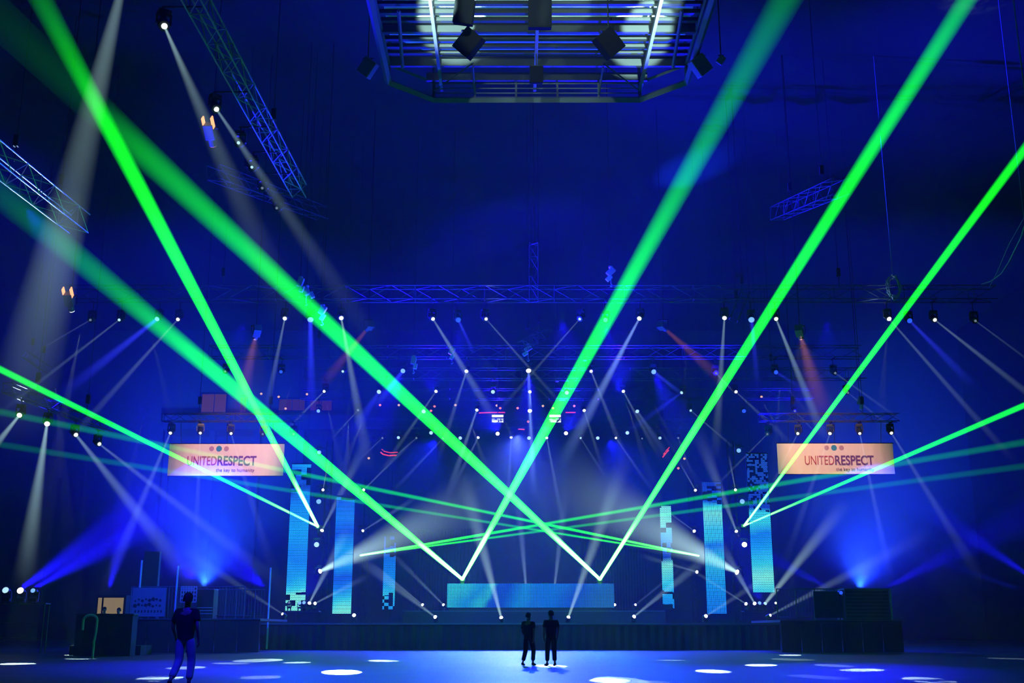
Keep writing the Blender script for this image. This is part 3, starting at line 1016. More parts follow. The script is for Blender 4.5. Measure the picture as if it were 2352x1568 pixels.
TR = [
    (1697, 1034, 'blue', 10, None), (1689, 1124, 'white', 6, (1674, 1045, 3, 8, .18, 'w', 4, EVEN)), (1705, 1151, 'blue', 11, None),
    (1691, 1219, 'white', 7, (1600, 985, 5, 50, .4, 'w', 6, LONG)), (1710, 1250, 'pink', 15, None),
    (1692, 1313, 'pink', 12, (1240, 1080, 9, 260, 1.8, 'g', 8, W3)),
]
TLI = [(836, 1124, 'white', 6, (950, 1010, 3, 14, .16, 'w', 5, EVEN)), (834, 1218, 'white', 6, (960, 1140, 3, 18, .16, 'w', 5, EVEN))]
TRI = [(1597, 1125, 'white', 6, (1560, 1060, 3, 8, .14, 'w', 5, EVEN)), (1594, 1219, 'white', 7, (1500, 1150, 3, 12, .12, 'w', 5, EVEN)), (1600, 1313, 'white', 7, (1470, 1275, 4, 18, .16, 'w', 5, EVEN))]


def tower_lamps(rows, Y, tower, group, ty):
    rows = sorted(rows, key=lambda r_: r_[1])
    for i, r_ in enumerate(rows):
        px, py, key, wpx, beam = r_
        p = at(px, py, Y)
        q = at(beam[0], beam[1], Y - beam[6]) if beam else p + Vector((.3 if px < 1176 else -.3, -4, .4))
        t = moving_head(p, q, key, min(max(wpx * Y / F / 2, .06), .18), 'side',
                        '%s moving-head light, %s from top on %s' % (LENS_WORDS[key], ORD[i], tower), group, .2, None, ty, .95)
        if beam:
            ex, ey, w0, w1, B, ck, dY, stops = beam
            d = (q - p).normalized()
            shaft('emissive_beam', p + d * .06, q, w0 * Y / F / 2, w1 * (Y - dY) / F / 2, COL[ck], B, stops, t)


GL = 'moving-head lights on the lamp towers'
tower_lamps(TL, 77, 'the outer left tower', GL, 77.7)
tower_lamps(TR, 77, 'the outer right tower', GL, 77.7)
tower_lamps(TLI, 88.5, 'the inner left tower', GL, 89.0)
tower_lamps(TRI, 88.5, 'the inner right tower', GL, 89.0)

# lamps standing on the stage edge, the riser and beside the columns
GF = 'moving-head lights standing on the stage'
front = [
    (648, 1409, 'white', 6, (380, 1235, 4, 40, .18, 'w', 6, LONG)), (813, 1412, 'white', 8, None), (999, 1416, 'white', 10, (800, 1265, 5, 40, .35, 'w', 8, LONG)),
    (1151, 1417, 'pink', 12, (1060, 1080, 7, 60, .7, 'g', 8, LONG)), (1306, 1416, 'pink', 12, (1440, 1040, 7, 60, .65, 'g', 8, LONG)),
    (1457, 1415, 'pink', 9, (1660, 1250, 5, 40, .35, 'w', 8, LONG)), (1622, 1414, 'white', 9, (1800, 1300, 5, 30, .16, 'w', 8, LONG)),
    (1770, 1412, 'white', 6, (2140, 1220, 5, 50, .3, 'w', 8, LONG)),
]
lamp_row(front, 67, 'the front edge of the stage', GF, 'stand', .05, fz=ZS)
rear = [
    (970, 1388, 'white', 6, (850, 1290, 3, 14, .16, 'w', 6, EVEN)), (1018, 1388, 'white', 6, (880, 1250, 4, 22, .24, 'w', 6, LONG)),
    (1412, 1388, 'white', 6, None), (1460, 1388, 'white', 5, (1570, 1300, 3, 12, .07, 'w', 6, EVEN)),
    (1208, 1345, 'faint', 5, (1188, 1120, 7, 30, .40, 'w', 6, LONG), 84.5), (1274, 1345, 'faint', 5, (1300, 1120, 7, 30, .36, 'w', 6, LONG), 84.5),
]
lamp_row(rear[:4], 79.5, 'the riser around the booth', GF, 'stand', .05, fz=ZR)
lamp_row(rear[4:], 84.5, 'tall stands behind the booth', GF, 'stand', .05, fz=ZS)
cl = [(664, 1383, 'faint', 5, None), (688, 1384, 'blue', 10, None), (698, 1383, 'blue', 8, None), (711, 1384, 'white', 9, (800, 1210, 6, 34, .5, 'w', 6, LONG)), (724, 1385, 'white', 7, (850, 1320, 4, 22, .22, 'w', 6, LONG))]
cr_ = [(1713, 1386, 'white', 7, (1560, 1290, 4, 14, .18, 'w', 6, LONG)), (1733, 1385, 'pink', 9, (1650, 1240, 5, 34, .45, 'w', 6, LONG)), (1745, 1384, 'blue', 10, None),
       (1758, 1385, 'cool', 12, (1945, 1150, 9, 50, .65, 'g', 8, LONG)), (1782, 1384, 'white', 5, None)]
lamp_row(cl, 69.5, 'the left equipment table', GF, 'stand', .02, fz=at(690, 1384, 69.5).z - .47)
lamp_row(cr_, 69.0, 'the right equipment table', GF, 'stand', .02, fz=at(1750, 1385, 69.0).z - .47)
for x0, x1, Y, l in ((655, 735, 69.5, 'left'), (1705, 1792, 69.0, 'right')):
    a, b = at(x0, 1393, Y), at(x1, 1393, Y)
    zt = at(x0, 1384, Y).z - .47
    t = thing('equipment_table', ((a.x + b.x) / 2, Y, ZS), 'low dark table for lamps under the outer %s LED column' % l, 'table')
    hw = (b.x - a.x) / 2
    zt = max(zt, ZS + .12)
    MB().span((-hw, -.4, zt - ZS - .06), (hw, .4, zt - ZS)).build('tabletop', M_BLACK, t)
    for sx in (-1, 1):
        for sy in (-1, 1):
            MB().tube((sx * (hw - .06), sy * .34, 0), (sx * (hw - .06), sy * .34, zt - ZS - .06), .025).build('leg', M_DARKSTEEL, t)

# far-left floor lamps on a stand
fl = [(12, 1354, 'cool', 14, None), (46, 1355, 'pink', 14, None), (75, 1355, 'blue', 10, None)]
lamp_row(fl, 57.6, 'the far left scaffold', 'wash lights on the far left scaffold', 'stand', .05, fz=at(46, 1355, 57.6).z - .62, sc=.98)
zb = at(46, 1355, 57.6).z - .60
t = thing('scaffold_stand', (at(40, 1400, 57.6).x, 57.6, 0), 'dark scaffold frame holding three blue lamps at far left', 'scaffold')
MB().span((-1.5, -.3, zb - .08), (1.5, .3, zb - .02)).build('shelf', M_STEEL, t)
for x in (-1.45, 1.45):
    for y in (-.28, .28):
        MB().tube((x, y, 0), (x, y, zb - .08), .03).build('upright', M_STEEL, t)
MB().tube((-1.45, -.28, .1), (1.45, -.28, zb * .6), .02).tube((-1.45, -.28, zb * .6), (1.45, -.28, zb * .6), .02).tube((-1.45, -.28, zb * .3), (1.45, -.28, zb * .3), .02).build('brace', M_STEEL, t)

# ---------------------------------------------------------------- hanging banners
def text(body, size, m, parent, x, z, sx=1.0, bold=0.0, y=-.012, name='lettering'):
    cu = bpy.data.curves.new(name, 'FONT')
    cu.body = body
    cu.size = size
    cu.extrude = .004
    cu.offset = bold
    cu.align_x = 'LEFT'
    cu.materials.append(m)
    o = bpy.data.objects.new(name, cu)
    C.objects.link(o)
    o.parent = parent
    bpy.context.view_layer.update()
    o.location = (x, y, z)
    o.rotation_euler = (PI / 2, 0, 0)
    o.scale = (sx, 1, 1)
    return o


def fit_text(body, m, parent, x0, x1, z0, z1, bold):
    """a line of capital or mixed letters spanning x0..x1 with its body height z0..z1"""
    o = text(body, 1.0, m, parent, 0, 0, 1, 0)
    bpy.context.view_layer.update()
    d = o.dimensions
    cu = o.data
    h = (z1 - z0)
    s_ = h / (.73)
    cu.size = s_
    cu.offset = bold
    bpy.context.view_layer.update()
    o.scale = ((x1 - x0) / max(o.dimensions.x, 1e-3), 1, 1)
    bpy.context.view_layer.update()
    me = bpy.data.meshes.new_from_object(o.evaluated_get(bpy.context.evaluated_depsgraph_get()))
    r_ = link('lettering', me, parent)
    r_.rotation_euler = (PI / 2, 0, 0)
    r_.scale = o.scale
    r_.location = (x0, -.012, z0)
    bpy.data.objects.remove(o)
    return r_


def banner(x0, x1, y0, y1, Y, cx, label, u0, u1, u2, ty0, ty1, tx0, tx1, gy0, gy1, cy_):
    a, b = at(x0, y1, Y), at(x1, y1, Y)
    zt = at(x0, y0, Y).z
    t = thing('hanging_banner', ((a.x + b.x) / 2, Y, a.z), label, 'banner', 'hanging sponsor banners')
    o0 = t.location
    hw, h = (b.x - a.x) / 2, zt - a.z
    # cloth with faint vertical folds
    mb = MB()
    n_ = 48
    v_, f_ = [], []
    for i in range(n_ + 1):
        x = -hw + 2 * hw * i / n_
        y = .006 * math.sin(i * 1.7) + .02
        v_ += [(x, y, 0), (x, y, h)]
    for i in range(n_):
        f_.append((2 * i, 2 * i + 2, 2 * i + 3, 2 * i + 1))
    mb.add(v_, f_).build('cloth', M_CLOTH, t)
    MB().tube((-hw - .05, .03, h + .02), (hw + .05, .03, h + .02), .03).build('top_pipe', M_DARKSTEEL, t)
    MB().tube((-hw, .03, -.02), (hw, .03, -.02), .02).build('bottom_pipe', M_DARKSTEEL, t)
    mb = MB()
    for x in (-hw * .8, 0, hw * .8):
        mb.tube((x, .03, h + .04), (x, 73.45 - Y, at(1176, 996, 73.2).z + .84 - a.z), .02, 4)
    mb.build('strap', M_DARKSTEEL, t)

    def X(px):
        return at(px, 1050, Y).x - o0.x

    def Z(py):
        return at(1176, py, Y).z - o0.z
    fit_text('UNITED', M_RED, t, X(u0), X(u1) - .03, Z(ty1), Z(ty0), 0)
    fit_text('RESPECT', M_PURPLE, t, X(u1) + .03, X(u2), Z(ty1), Z(ty0), .018)
    fit_text('the key to humanity', M_PURPLE, t, X(tx0), X(tx1), Z(gy1), Z(gy0), 0)
    for k, (dx, mm, r_) in enumerate(((-17, M_ROSE, 5.5), (0, M_TEAL, 6.5), (17, M_ROSE, 5.5))):
        r_ = r_ * Y / F
        disc = MB()
        disc.add([(X(cx + dx) + r_ * math.cos(2 * PI * i / 28), -.012, Z(cy_) + r_ * math.sin(2 * PI * i / 28)) for i in range(28)] +
                 [(X(cx + dx) + r_ * math.cos(2 * PI * i / 28), -.006, Z(cy_) + r_ * math.sin(2 * PI * i / 28)) for i in range(28)],
                 [tuple(range(28))] + [(i, (i + 1) % 28, 28 + (i + 1) % 28, 28 + i) for i in range(28)])
        disc.build('dot_emblem', mm, t)


banner(384, 650, 1019, 1092, 73.8, 502, 'peach banner reading UNITEDRESPECT above the left stage wing', 430, 498, 588, 1046, 1068, 498, 586, 1075, 1083, 1030)
banner(1788, 2056, 1018, 1088, 73.8, 1917, 'peach banner reading UNITEDRESPECT above the right stage wing', 1847, 1915, 2005, 1045, 1067, 1918, 2005, 1073, 1081, 1028)

# ---------------------------------------------------------------- roof grid over the middle of the hall
ZG = 26.0
gx = 1.2
t = thing('roof_grid', (gx, 42, ZG), 'octagonal steel roof grid with beams and walkway hanging above centre', 'roof grid')
OCT = [(-5, 8.3), (5, 8.3), (7, 6.5), (7, -6.5), (5, -8.3), (-5, -8.3), (-7, -6.5), (-7, 6.5)]
rim = MB()
for i in range(8):
    a, b = OCT[i], OCT[(i + 1) % 8]
    rim.tube((a[0], a[1], 0), (b[0], b[1], 0), .16, 4)
    rim.tube((a[0], a[1], .9), (b[0], b[1], .9), .08, 4)
    rim.tube((a[0], a[1], 0), (a[0], a[1], 2.3), .08, 4)
rim.build('outer_frame', M_STEEL, t)
mb = MB()
pts = [(x, y) for x, y in OCT]
mb.add([(x, y, 2.4) for x, y in pts] + [(x, y, 2.6) for x, y in pts], [tuple(range(8)), tuple(range(8, 16))[::-1]] + [(i, (i + 1) % 8, 8 + (i + 1) % 8, 8 + i) for i in range(8)])
for k in range(26):
    y = -8 + k * .64
    hwid = 7 if abs(y) < 6.5 else 7 - (abs(y) - 6.5) * 1.1
    mb.box((0, y, 2.39), (2 * hwid - .2, .06, .05))
mb.build('deck_sheet', M_DECK, t)
for py, th in ((8, .16), (28, .2), (46, .18), (66, .46), (88, .2), (106, .18), (121, .16), (143, .5), (178, .42)):
    y = atz(1176, py, ZG + 1).y - 42
    hwid = 7 if abs(y) < 6.5 else 7 - (abs(y) - 6.5) * 1.1
    mb = MB()
    mb.box((0, y, 1.0 + th * .5), (2 * hwid - .1, .16, .03)).box((0, y, 1.0 - th * .4), (2 * hwid - .1, .2, .03)).box((0, y, 1.0), (2 * hwid - .1, th * .35, th * .9))
    mb.build('cross_girder', M_DARKSTEEL, t)
for x in (-4.6, -.1, 5.0):
    MB().box((x, 0, .5), (.14, 16.4, .26)).box((x, 0, 1.7), (.1, 16.4, .1)).build('long_girder', M_STEEL, t)
rail = MB()
for z in (.3, .55, .8, 1.05):
    rail.tube((-5, 8.2, z), (5, 8.2, z), .03, 4)
for k in range(6):
    x = -5 + 2 * k
    rail.tube((x, 8.2, 0), (x, 8.2, 1.1), .05, 4)
rail.build('walkway_railing', M_STEEL, t)
br = MB()
for s_ in (-1, 1):
    br.tube((s_ * 3, 5.4, .4), (s_ * 5, 8.2, .4), .05, 4).tube((s_ * 3, 5.4, .2), (s_ * 3, 8.2, .2), .05, 4).tube((s_ * 6, 1, .5), (s_ * 6.3, 6, .5), .08, 4)
    br.tube((s_ * 1.5, -6, 1.2), (s_ * 4, 2, 1.8), .03, 4).tube((s_ * .5, -2, 1.2), (s_ * 3.5, 3, 1.9), .03, 4)
br.build('brace', M_STEEL, t)
hg = MB()
for s_ in (-1, 1):
    for y in (-6, 6):
        hg.tube((s_ * 6, y, 2.6), (s_ * 6, y, ZC - ZG - .01), .05, 6)
hg.build('hanger_rod', M_DARKSTEEL, t)


def loudspeaker(px, py, Y, size, rot, label, zroof=None):
    p = at(px, py, Y)
    t = thing('hanging_loudspeaker', p, label, 'loudspeaker')
    q = Matrix.Rotation(rot, 3, 'Y') @ Matrix.Rotation(R(20), 3, 'X')
    MB().box((0, 0, 0), (size, size * .8, size * 1.25), q).build('cabinet', M_STEEL if zroof is None else M_MATT, t, .03)
    MB().box(q @ Vector((0, -size * .41, 0)), (size * .9, .02, size * 1.15), q).build('grille', M_STEEL if zroof is None else M_MATT, t)
    zt = (zroof or ZC) - p.z
    MB().tube((0, 0, size * .5), (0, 0, zt), .03).box((0, 0, size * .72), (size * .8, .08, .06)).build('hanger', M_DARKSTEEL, t)
    return t


for a in ((1077, 100, 43.5, .85, R(42), 'black loudspeaker hanging under the roof grid, left of centre'), (1066, 28, 41.5, .8, R(8), 'black loudspeaker hanging nearest the left lit roof bars'),
          (1398, 100, 43.5, .85, R(-42), 'black loudspeaker hanging beside the bright right roof panel'), (1240, 32, 41.5, .95, 0, 'squarish black loudspeaker hanging at the grid centre'),
          (1232, 172, 46.5, .6, 0, 'small black loudspeaker low at the grid far side')):
    loudspeaker(*a, 28.3)
for a in ((845, 156, 46, .62, R(38), 'dim blue-lit loudspeaker left of the roof grid'), (1608, 151, 46, .68, R(-40), 'bright blue-lit loudspeaker right of the roof grid'),
          (1656, 138, 46, .3, R(38), 'thin blue-lit speaker at the right of the brighter one')):
    loudspeaker(*a)

# ---------------------------------------------------------------- wing platforms
def wing(x0, x1, ytop, Y, label):
    a, b = at(x0, ytop, Y), at(x1, ytop, Y)
    t = thing('wing_platform', ((a.x + b.x) / 2, Y, 0), label, 'platform')
    hw = (b.x - a.x) / 2
    MB().span((-hw, .04, a.z - .12), (hw, 7, a.z)).build('deck', M_STAGE, t)
    mb = MB()
    k = max(4, int(hw * 2 / 1.0))
    for i in range(k):
        xa, xb = -hw + 2 * hw * i / k, -hw + 2 * hw * (i + 1) / k
        mb.span((xa + .02, .02, .02), (xb - .02, .06, a.z - .13))
    mb.build('front_panel', M_SKIRT, t)
    MB().span((-hw, 0, a.z - .05), (hw, .04, a.z)).build('edge_trim', M_STEEL, t)
    return a.z, hw


ZWL, _ = wing(288, 598, 1420, 58, 'dark wing platform left of the main stage')
ZWR, _ = wing(1792, 2072, 1423, 58, 'dark wing platform right of the main stage')


def railing(x0, x1, Y, z0, ytop, label, m=M_STEEL, gap=.16):
    a, b = at(x0, 1400, Y), at(x1, 1400, Y)
    zt = at(1176, ytop, Y).z
    t = thing('guard_railing', ((a.x + b.x) / 2, Y, z0), label, 'railing')
    hw = (b.x - a.x) / 2
    MB().tube((-hw, 0, zt - z0), (hw, 0, zt - z0), .03).tube((-hw, 0, .15), (hw, 0, .15), .025).build('handrail', m, t)
    k = max(2, int(2 * hw / gap))
    mb = MB()
    for i in range(k + 1):
        x = -hw + 2 * hw * i / k
        mb.tube((x, 0, 0 if i % 6 == 0 or i == k else .15), (x, 0, zt - z0), .012 if i % 6 else .03, 5)
    mb.build('baluster', m, t)
    return t


railing(298, 560, 59.5, ZWL, 1347, 'long grey railing along the left wing platform')
railing(498, 606, 61, ZWL, 1354, 'short barred railing behind, at the left wing inner end')
railing(1786, 2048, 60, ZWR, 1352, 'long grey railing along the right wing platform')


def box_thing(name, x0, x1, y0, y1, Y, depth, m, label, cat, z0=None, group=None):
    a, b = at(x0, y1, Y), at(x1, y1, Y)
    zt = at(1176, y0, Y).z
    zb = a.z if z0 is None else z0
    t = thing(name, ((a.x + b.x) / 2, Y, zb), label, cat, group)
    return t, (b.x - a.x) / 2, zt - zb


# printed scrim, equipment cage, lattice panel, tall board, poles on the left wing
t, hw, h = box_thing('printed_scrim', 300, 378, 1350, 1417, 58.6, .05, M_SCRIM, 'grey printed scrim with a dark smudged motif on the left wing', 'banner', ZWL)
MB().span((-hw, -.01, .1), (hw, .01, h)).build('cloth', M_SCRIM, t)
MB().tube((-hw, .02, 0), (-hw, .02, h + .02), .025).tube((hw, .02, 0), (hw, .02, h + .02), .025).tube((-hw, .02, h), (hw, .02, h), .025).build('frame', M_STEEL, t)
mot = MB()
for i in range(16):
    x, z = -hw * .8 + (i % 8) * hw * .21, h * (.42 + .18 * (i // 8)) + rnd.uniform(-.06, .06)
    a_ = rnd.uniform(.05, .12)
    mot.prism([(x - a_, z - a_ * .4), (x + a_ * .6, z - a_), (x + a_, z + a_ * .3), (x + .1 * a_, z + a_), (x - a_ * .7, z + a_ * .6)], -.016, -.012)
for i in range(9):
    x = -hw * .8 + i * hw * .19
    mot.prism([(x, .30), (x + .07, .28 + .03 * (i % 2)), (x + .09, .40), (x + .01, .42)], -.016, -.012)
mot.build('print_pattern', M_DRAPE, t)
t, hw, h = box_thing('flight_case_rack', 450, 488, 1352, 1416, 58.8, 1, M_BLACK, 'dark equipment rack with pale shelf edges on the left wing', 'equipment rack', ZWL)
MB().span((-hw, 0, 0), (hw, .9, h)).build('case', M_BLACK, t, .02)
for z in (h * .16, h * .26, h * .36):
    MB().span((-hw + .03, -.02, z), (hw - .03, .0, z + .03)).build('shelf_edge', M_ALU, t)
t, hw, h = box_thing('lattice_panel', 414, 450, 1347, 1382, 58.4, .05, M_ALU, 'white-lit metal lattice panel clipped to the left railing', 'lattice')
lat = MB()
for i in range(7):
    x = -hw + 2 * hw * i / 6
    lat.span((x - .022, -.01, 0), (x + .022, .01, h))
for i in range(5):
    z = h * i / 4
    lat.span((-hw, -.012, z - .03), (hw, .012, z + .03))
for i in range(5):
    x = -hw + 2 * hw * (i + .5) / 6
    lat.span((x - .05, -.014, h * .82), (x + .05, .0, h * .92))
lat.tube((0, .05, 0), (0, .05, ZWL - t.location.z), .03)
lat.build('lattice', M_ALU, t)
t, hw, h = box_thing('tall_board', 326, 361, 1266, 1345, 62, .3, M_WOOD, 'tall brown board standing behind the left wing railing', 'board', ZWL)
MB().span((-hw, 0, 0), (hw, .35, h)).build('panel', M_WOOD, t, .02)
MB().span((-hw - .06, -.1, 0), (hw + .06, .5, .12)).build('foot', M_BLACK, t)
for px, y0, l in ((317, 1286, 'pale upright pole left of the brown board'), (402, 1299, 'pale upright pole right of the brown board'), (617, 1303, 'pale upright pole between left wing and LED column')):
    Yp = 59.0 if px < 600 else 65.6
    a = at(px, 1400, Yp)
    z0 = ZWL if px < 600 else 0
    t = thing('upright_pole', (a.x, Yp, z0), l, 'pole', 'upright pale poles on the left wing')
    MB().tube((0, 0, 0), (0, 0, at(px, y0, Yp).z - z0), .05).build('pole', M_PIPE, t)
    MB().box((0, 0, .02), (.4, .4, .04)).build('base_plate', M_DARKSTEEL, t)

# equipment cage on the right wing
t, hw, h = box_thing('equipment_cage', 1944, 2049, 1351, 1417, 58.6, 1.5, M_STEEL, 'dark slatted equipment cage with pale corner post on the right wing', 'equipment cage', ZWR)
for x in (-hw, hw):
    for y in (0, 1.5):
        MB().span((x - .03, y - .03, 0), (x + .03, y + .03, h)).build('corner_post', M_ALU if x > 0 else M_STEEL, t)
sl = MB()
for k in range(9):
    z = h * (k + .5) / 9
    sl.span((-hw, .02, z - .03), (hw, .05, z + .03))
sl.build('slat', M_STEEL, t)
MB().span((-hw, 0, h - .05), (hw, 1.5, h)).build('top', M_STEEL, t)
MB().span((-hw, .3, 0), (hw, 1.5, h - .1)).build('case', M_BLACK, t)
t, hw, h = box_thing('printed_scrim', 1872, 1936, 1358, 1412, 58.8, .05, M_SCRIM, 'dark printed scrim left of the equipment cage on the right wing', 'banner', ZWR)
MB().span((-hw, -.01, .1), (hw, .01, h)).build('cloth', M_SKIRT, t)
MB().tube((-hw, .02, 0), (-hw, .02, h), .025).tube((hw, .02, 0), (hw, .02, h), .025).tube((-hw, .02, h), (hw, .02, h), .025).build('frame', M_STEEL, t)
# small blue lamp clipped to that scrim
p = at(1932, 1361, 58.4)
moving_head(p, p + Vector((0, -4, -.5)), 'deep', .09, 'stand', 'small blue lamp glowing between scrim and cage on right wing', None, fz=ZWR)
# white shining table top
t, hw, h = box_thing('lamp_table', 1890, 1916, 1352, 1416, 61.2, 1, M_ALU, 'small pale-topped table lit white on the right wing', 'table', ZWR)
MB().lathe([(hw, h - .05), (hw, h)], 20).build('tabletop', M_PIPE, t)
MB().tube((0, 0, 0), (0, 0, h - .05), .04).lathe([(.25, 0), (.25, .03)], 16).build('pedestal', M_DARKSTEEL, t)

# ---------------------------------------------------------------- lit booth at far left and its counter
t, hw, h = box_thing('lit_booth', 214, 282, 1366, 1416, 62, 1, M_WALL, 'small dark booth with tan lit window at far left', 'booth', 0)
zb0, zb1 = at(248, 1412, 62).z, at(248, 1372, 62).z
MB().span((-hw, .3, 0), (hw, 2.2, h)).build('body', M_BLACK, t)
MB().span((-hw + .1, .25, zb0), (hw - .12, .29, zb1)).build('window', glow('booth_window', (.40, .30, .17), .55), t)
mu = MB()
mu.span((-hw + .32, .2, zb0), (-hw + .40, .25, zb1)).span((-hw + .05, .2, zb1), (hw - .05, .25, zb1 + .06))
mu.build('mullion', M_DARKSTEEL, t)
t, hw, h = box_thing('counter', 170, 300, 1409, 1480, 51, 1, M_BLACK, 'long black counter in front of the tan lit booth', 'counter', 0)
MB().span((-hw, 0, 0), (hw, .7, h - .05)).build('body', M_SKIRT, t)
MB().span((-hw - .05, -.05, h - .05), (hw + .05, .75, h)).build('worktop', M_BLACK, t)
pp = []
for i in range(15):
    a = PI * i / 14
    pp.append((-.28 * math.cos(a), 0, .82 + .22 * math.sin(a)))
pp = [(-.28, 0, .45)] + pp + [(.26, 0, .3), (.22, 0, 0)]
c0 = atz(207, 1492, 0)
c0 = Vector((at(207, 1430, 47).x, 47, 0))
zt = at(207, 1412, 47).z - 1.04
t = thing('bent_pipe', (c0.x, 47, zt - .0), 'pale bent pipe hooked over the black counter front', 'pipe')
t.location.z = 0
MB().path([(x, y, z + zt) for x, y, z in pp] + [(.22, 0, 0)], .05, 8).build('tube', M_PIPE, t)

# ---------------------------------------------------------------- screens, balcony and small lamps at the far end
for px, l in ((1143, 'left'), (1275, 'right')):
    p = at(px, 961, 121)
    wd, hh = 27 * 121 / F, 18 * 121 / F
    t = thing('wall_monitor', p, 'small white projection screen at the far end, %s of centre' % ('left' if l == 'left' else 'slightly right'), 'screen', 'small far screens')
    MB().span((-wd / 2, 0, -hh / 2), (wd / 2, .1, hh / 2)).build('housing', M_BLACK, t)
    sc = MB()
    sc.span((-wd / 2, -.01, hh * .18), (wd / 2, 0, hh / 2))
    sc.span((-wd / 2, -.01, -hh / 2), (wd / 2, 0, hh * .05))
    sc.build('picture', glow('monitor_picture', (.85, .95, 1), 1.3), t)
    dk = MB()
    if l == 'left':
        dk.prism([(0, -.4), (.12, -.05), (.2, -.4)], -.02, -.012).prism([(-.3, .02), (-.05, -.02), (-.1, -.1), (-.35, -.06)], -.02, -.012).prism([(.3, 0), (.45, -.2), (.35, -.38), (.28, -.2)], -.02, -.012)
    else:
        dk.prism([(-.62, -.42), (-.62, -.2), (-.4, -.42)], -.02, -.012).prism([(.1, -.3), (.5, .0), (.55, -.1), (.2, -.4)], -.02, -.012).prism([(-.3, .02), (.1, .02), (.05, -.05), (-.28, -.04)], -.02, -.012)
    dk.build('picture_shape', M_BLACK, t)
    MB().tube((0, .05, hh / 2), (0, .05, ZC - p.z), .04).build('ceiling_pole', M_DARKSTEEL, t)

a, b = at(380, 975, 124), at(1010, 975, 124)
zt = at(700, 948, 124).z
t = thing('balcony', ((a.x + b.x) / 2, 123, 0), 'dark upper balcony with rows of seats across the far left', 'balcony')
hw = (b.x - a.x) / 2
MB().span((-hw, 0, zt - 2.0), (hw, 4.9, zt - 1.4)).build('slab', M_WALL, t)
MB().span((-hw, 0, zt - 1.4), (hw, .12, zt - .4)).build('parapet', M_WALL, t)
cols = MB()
for k in range(7):
    x = -hw + .5 + (2 * hw - 1) * k / 6
    cols.span((x - .3, .5, 0), (x + .3, 1.1, zt - 2))
cols.build('support', M_WALL, t)
WARMG = glow('warm_box_window', (1.0, .36, .16), .07)
WARMD = glow('dim_box_window', (1.0, .30, .18), .035)
for x0, x1, y0, y1, m_, l in ((462, 520, 905, 946, WARMG, 'brightest orange-lit box window on the far left balcony'), (551, 566, 912, 946, WARMD, 'narrow dim orange box window beside the brightest one'),
                              (640, 700, 917, 942, WARMD, 'dim wide box window above the far balcony, middle'), (712, 762, 920, 942, WARMD, 'dim box window above the far balcony, right end')):
    p0, p1 = at(x0, y1, 127.4), at(x1, y0, 127.4)
    t = thing('box_window', ((p0.x + p1.x) / 2, 127.5, p0.z), l, 'window', 'lit hospitality box windows')
    hw, h = (p1.x - p0.x) / 2, p1.z - p0.z
    MB().span((-hw, -.05, 0), (hw, 0, h)).build('pane', m_, t)
    fr = MB().span((-hw - .1, -.1, -.1), (hw + .1, .5, 0)).span((-hw - .1, -.1, h), (hw + .1, .5, h + .1))
    for x in (-hw - .1, 0, hw):
        fr.span((x, -.1, 0), (x + .08, .3, h))
    fr.build('frame', M_DARKSTEEL, t)
mb_r = glow('red_marker_lamp', (1.0, .22, .16), 1.2)
mb_w = glow('amber_marker_lamp', (1.0, .55, .3), .9)
marks = [(600, 904, 1), (640, 911, 1), (705, 905, 1), (873, 930, 0), (916, 930, 1), (998, 933, 0), (1046, 930, 1), (1141, 931, 1), (1149, 937, 0), (1189, 937, 0), (1247, 932, 1), (1270, 937, 1), (1319, 932, 0),
         (990, 943, 0), (656, 938, 1), (723, 962, 1), (1213, 968, 0), (847, 1052, 1), (1572, 1053, 1), (1558, 1075, 0), (1749, 911, 1), (735, 966, 0)]
marks.sort()
for i, (px, py, k) in enumerate(marks):
    p = at(px, py, 127.3)
    t = thing('marker_lamp', p, 'tiny %s marker lamp, %s from left among the far wall lamps' % (('red', 'amber')[k], ORD[i]), 'lamp', 'tiny marker lamps on the far wall')
    MB().lathe([(.02, -.14), (.13, -.06), (.15, .0), (.12, .08), (.03, .13)], 10).build('bulb', (mb_r, mb_w)[k], t)
    MB().tube((0, .05, 0), (0, .69, 0), .05).build('bracket', M_DARKSTEEL, t)
M_NEON = glow('red_neon', (1.0, .06, .10), .9)
for pts, Y, l in ([(874, 1038), (880, 1043), (893, 1046), (911, 1045)], 110, 'red neon tube curve beyond the left inner tower'), ([(1522, 1050), (1528, 1042), (1536, 1033)], 110, 'short slanting red neon tube near the right beam'), \
        ([(1100, 948), (1130, 947), (1160, 947)], 127, 'straight red neon line left of centre on far wall'), ([(1299, 947), (1322, 947)], 127, 'short red neon line right of centre on far wall'), ([(1190, 985), (1205, 986)], 127, 'tiny red neon sign between the far screens'):
    P3 = [at(x, y, Y) for x, y in pts]
    t = thing('neon_tube', P3[0], l, 'neon tube', 'red neon tubes at the far end')
    MB().path([p - P3[0] for p in P3], .07, 6).build('tube', M_NEON, t)
    if Y == 110:
        MB().path([p - P3[0] + Vector((.1, .1, .3)) for p in P3], .05, 6).build('second_tube', M_NEON, t)
        MB().tube(P3[1] - P3[0], Vector((P3[1].x - P3[0].x, 0, ZC - P3[0].z)), .03).build('hanger', M_DARKSTEEL, t)
    else:
        MB().tube((0, 0, 0), (0, .985, 0), .05).build('bracket', M_DARKSTEEL, t)


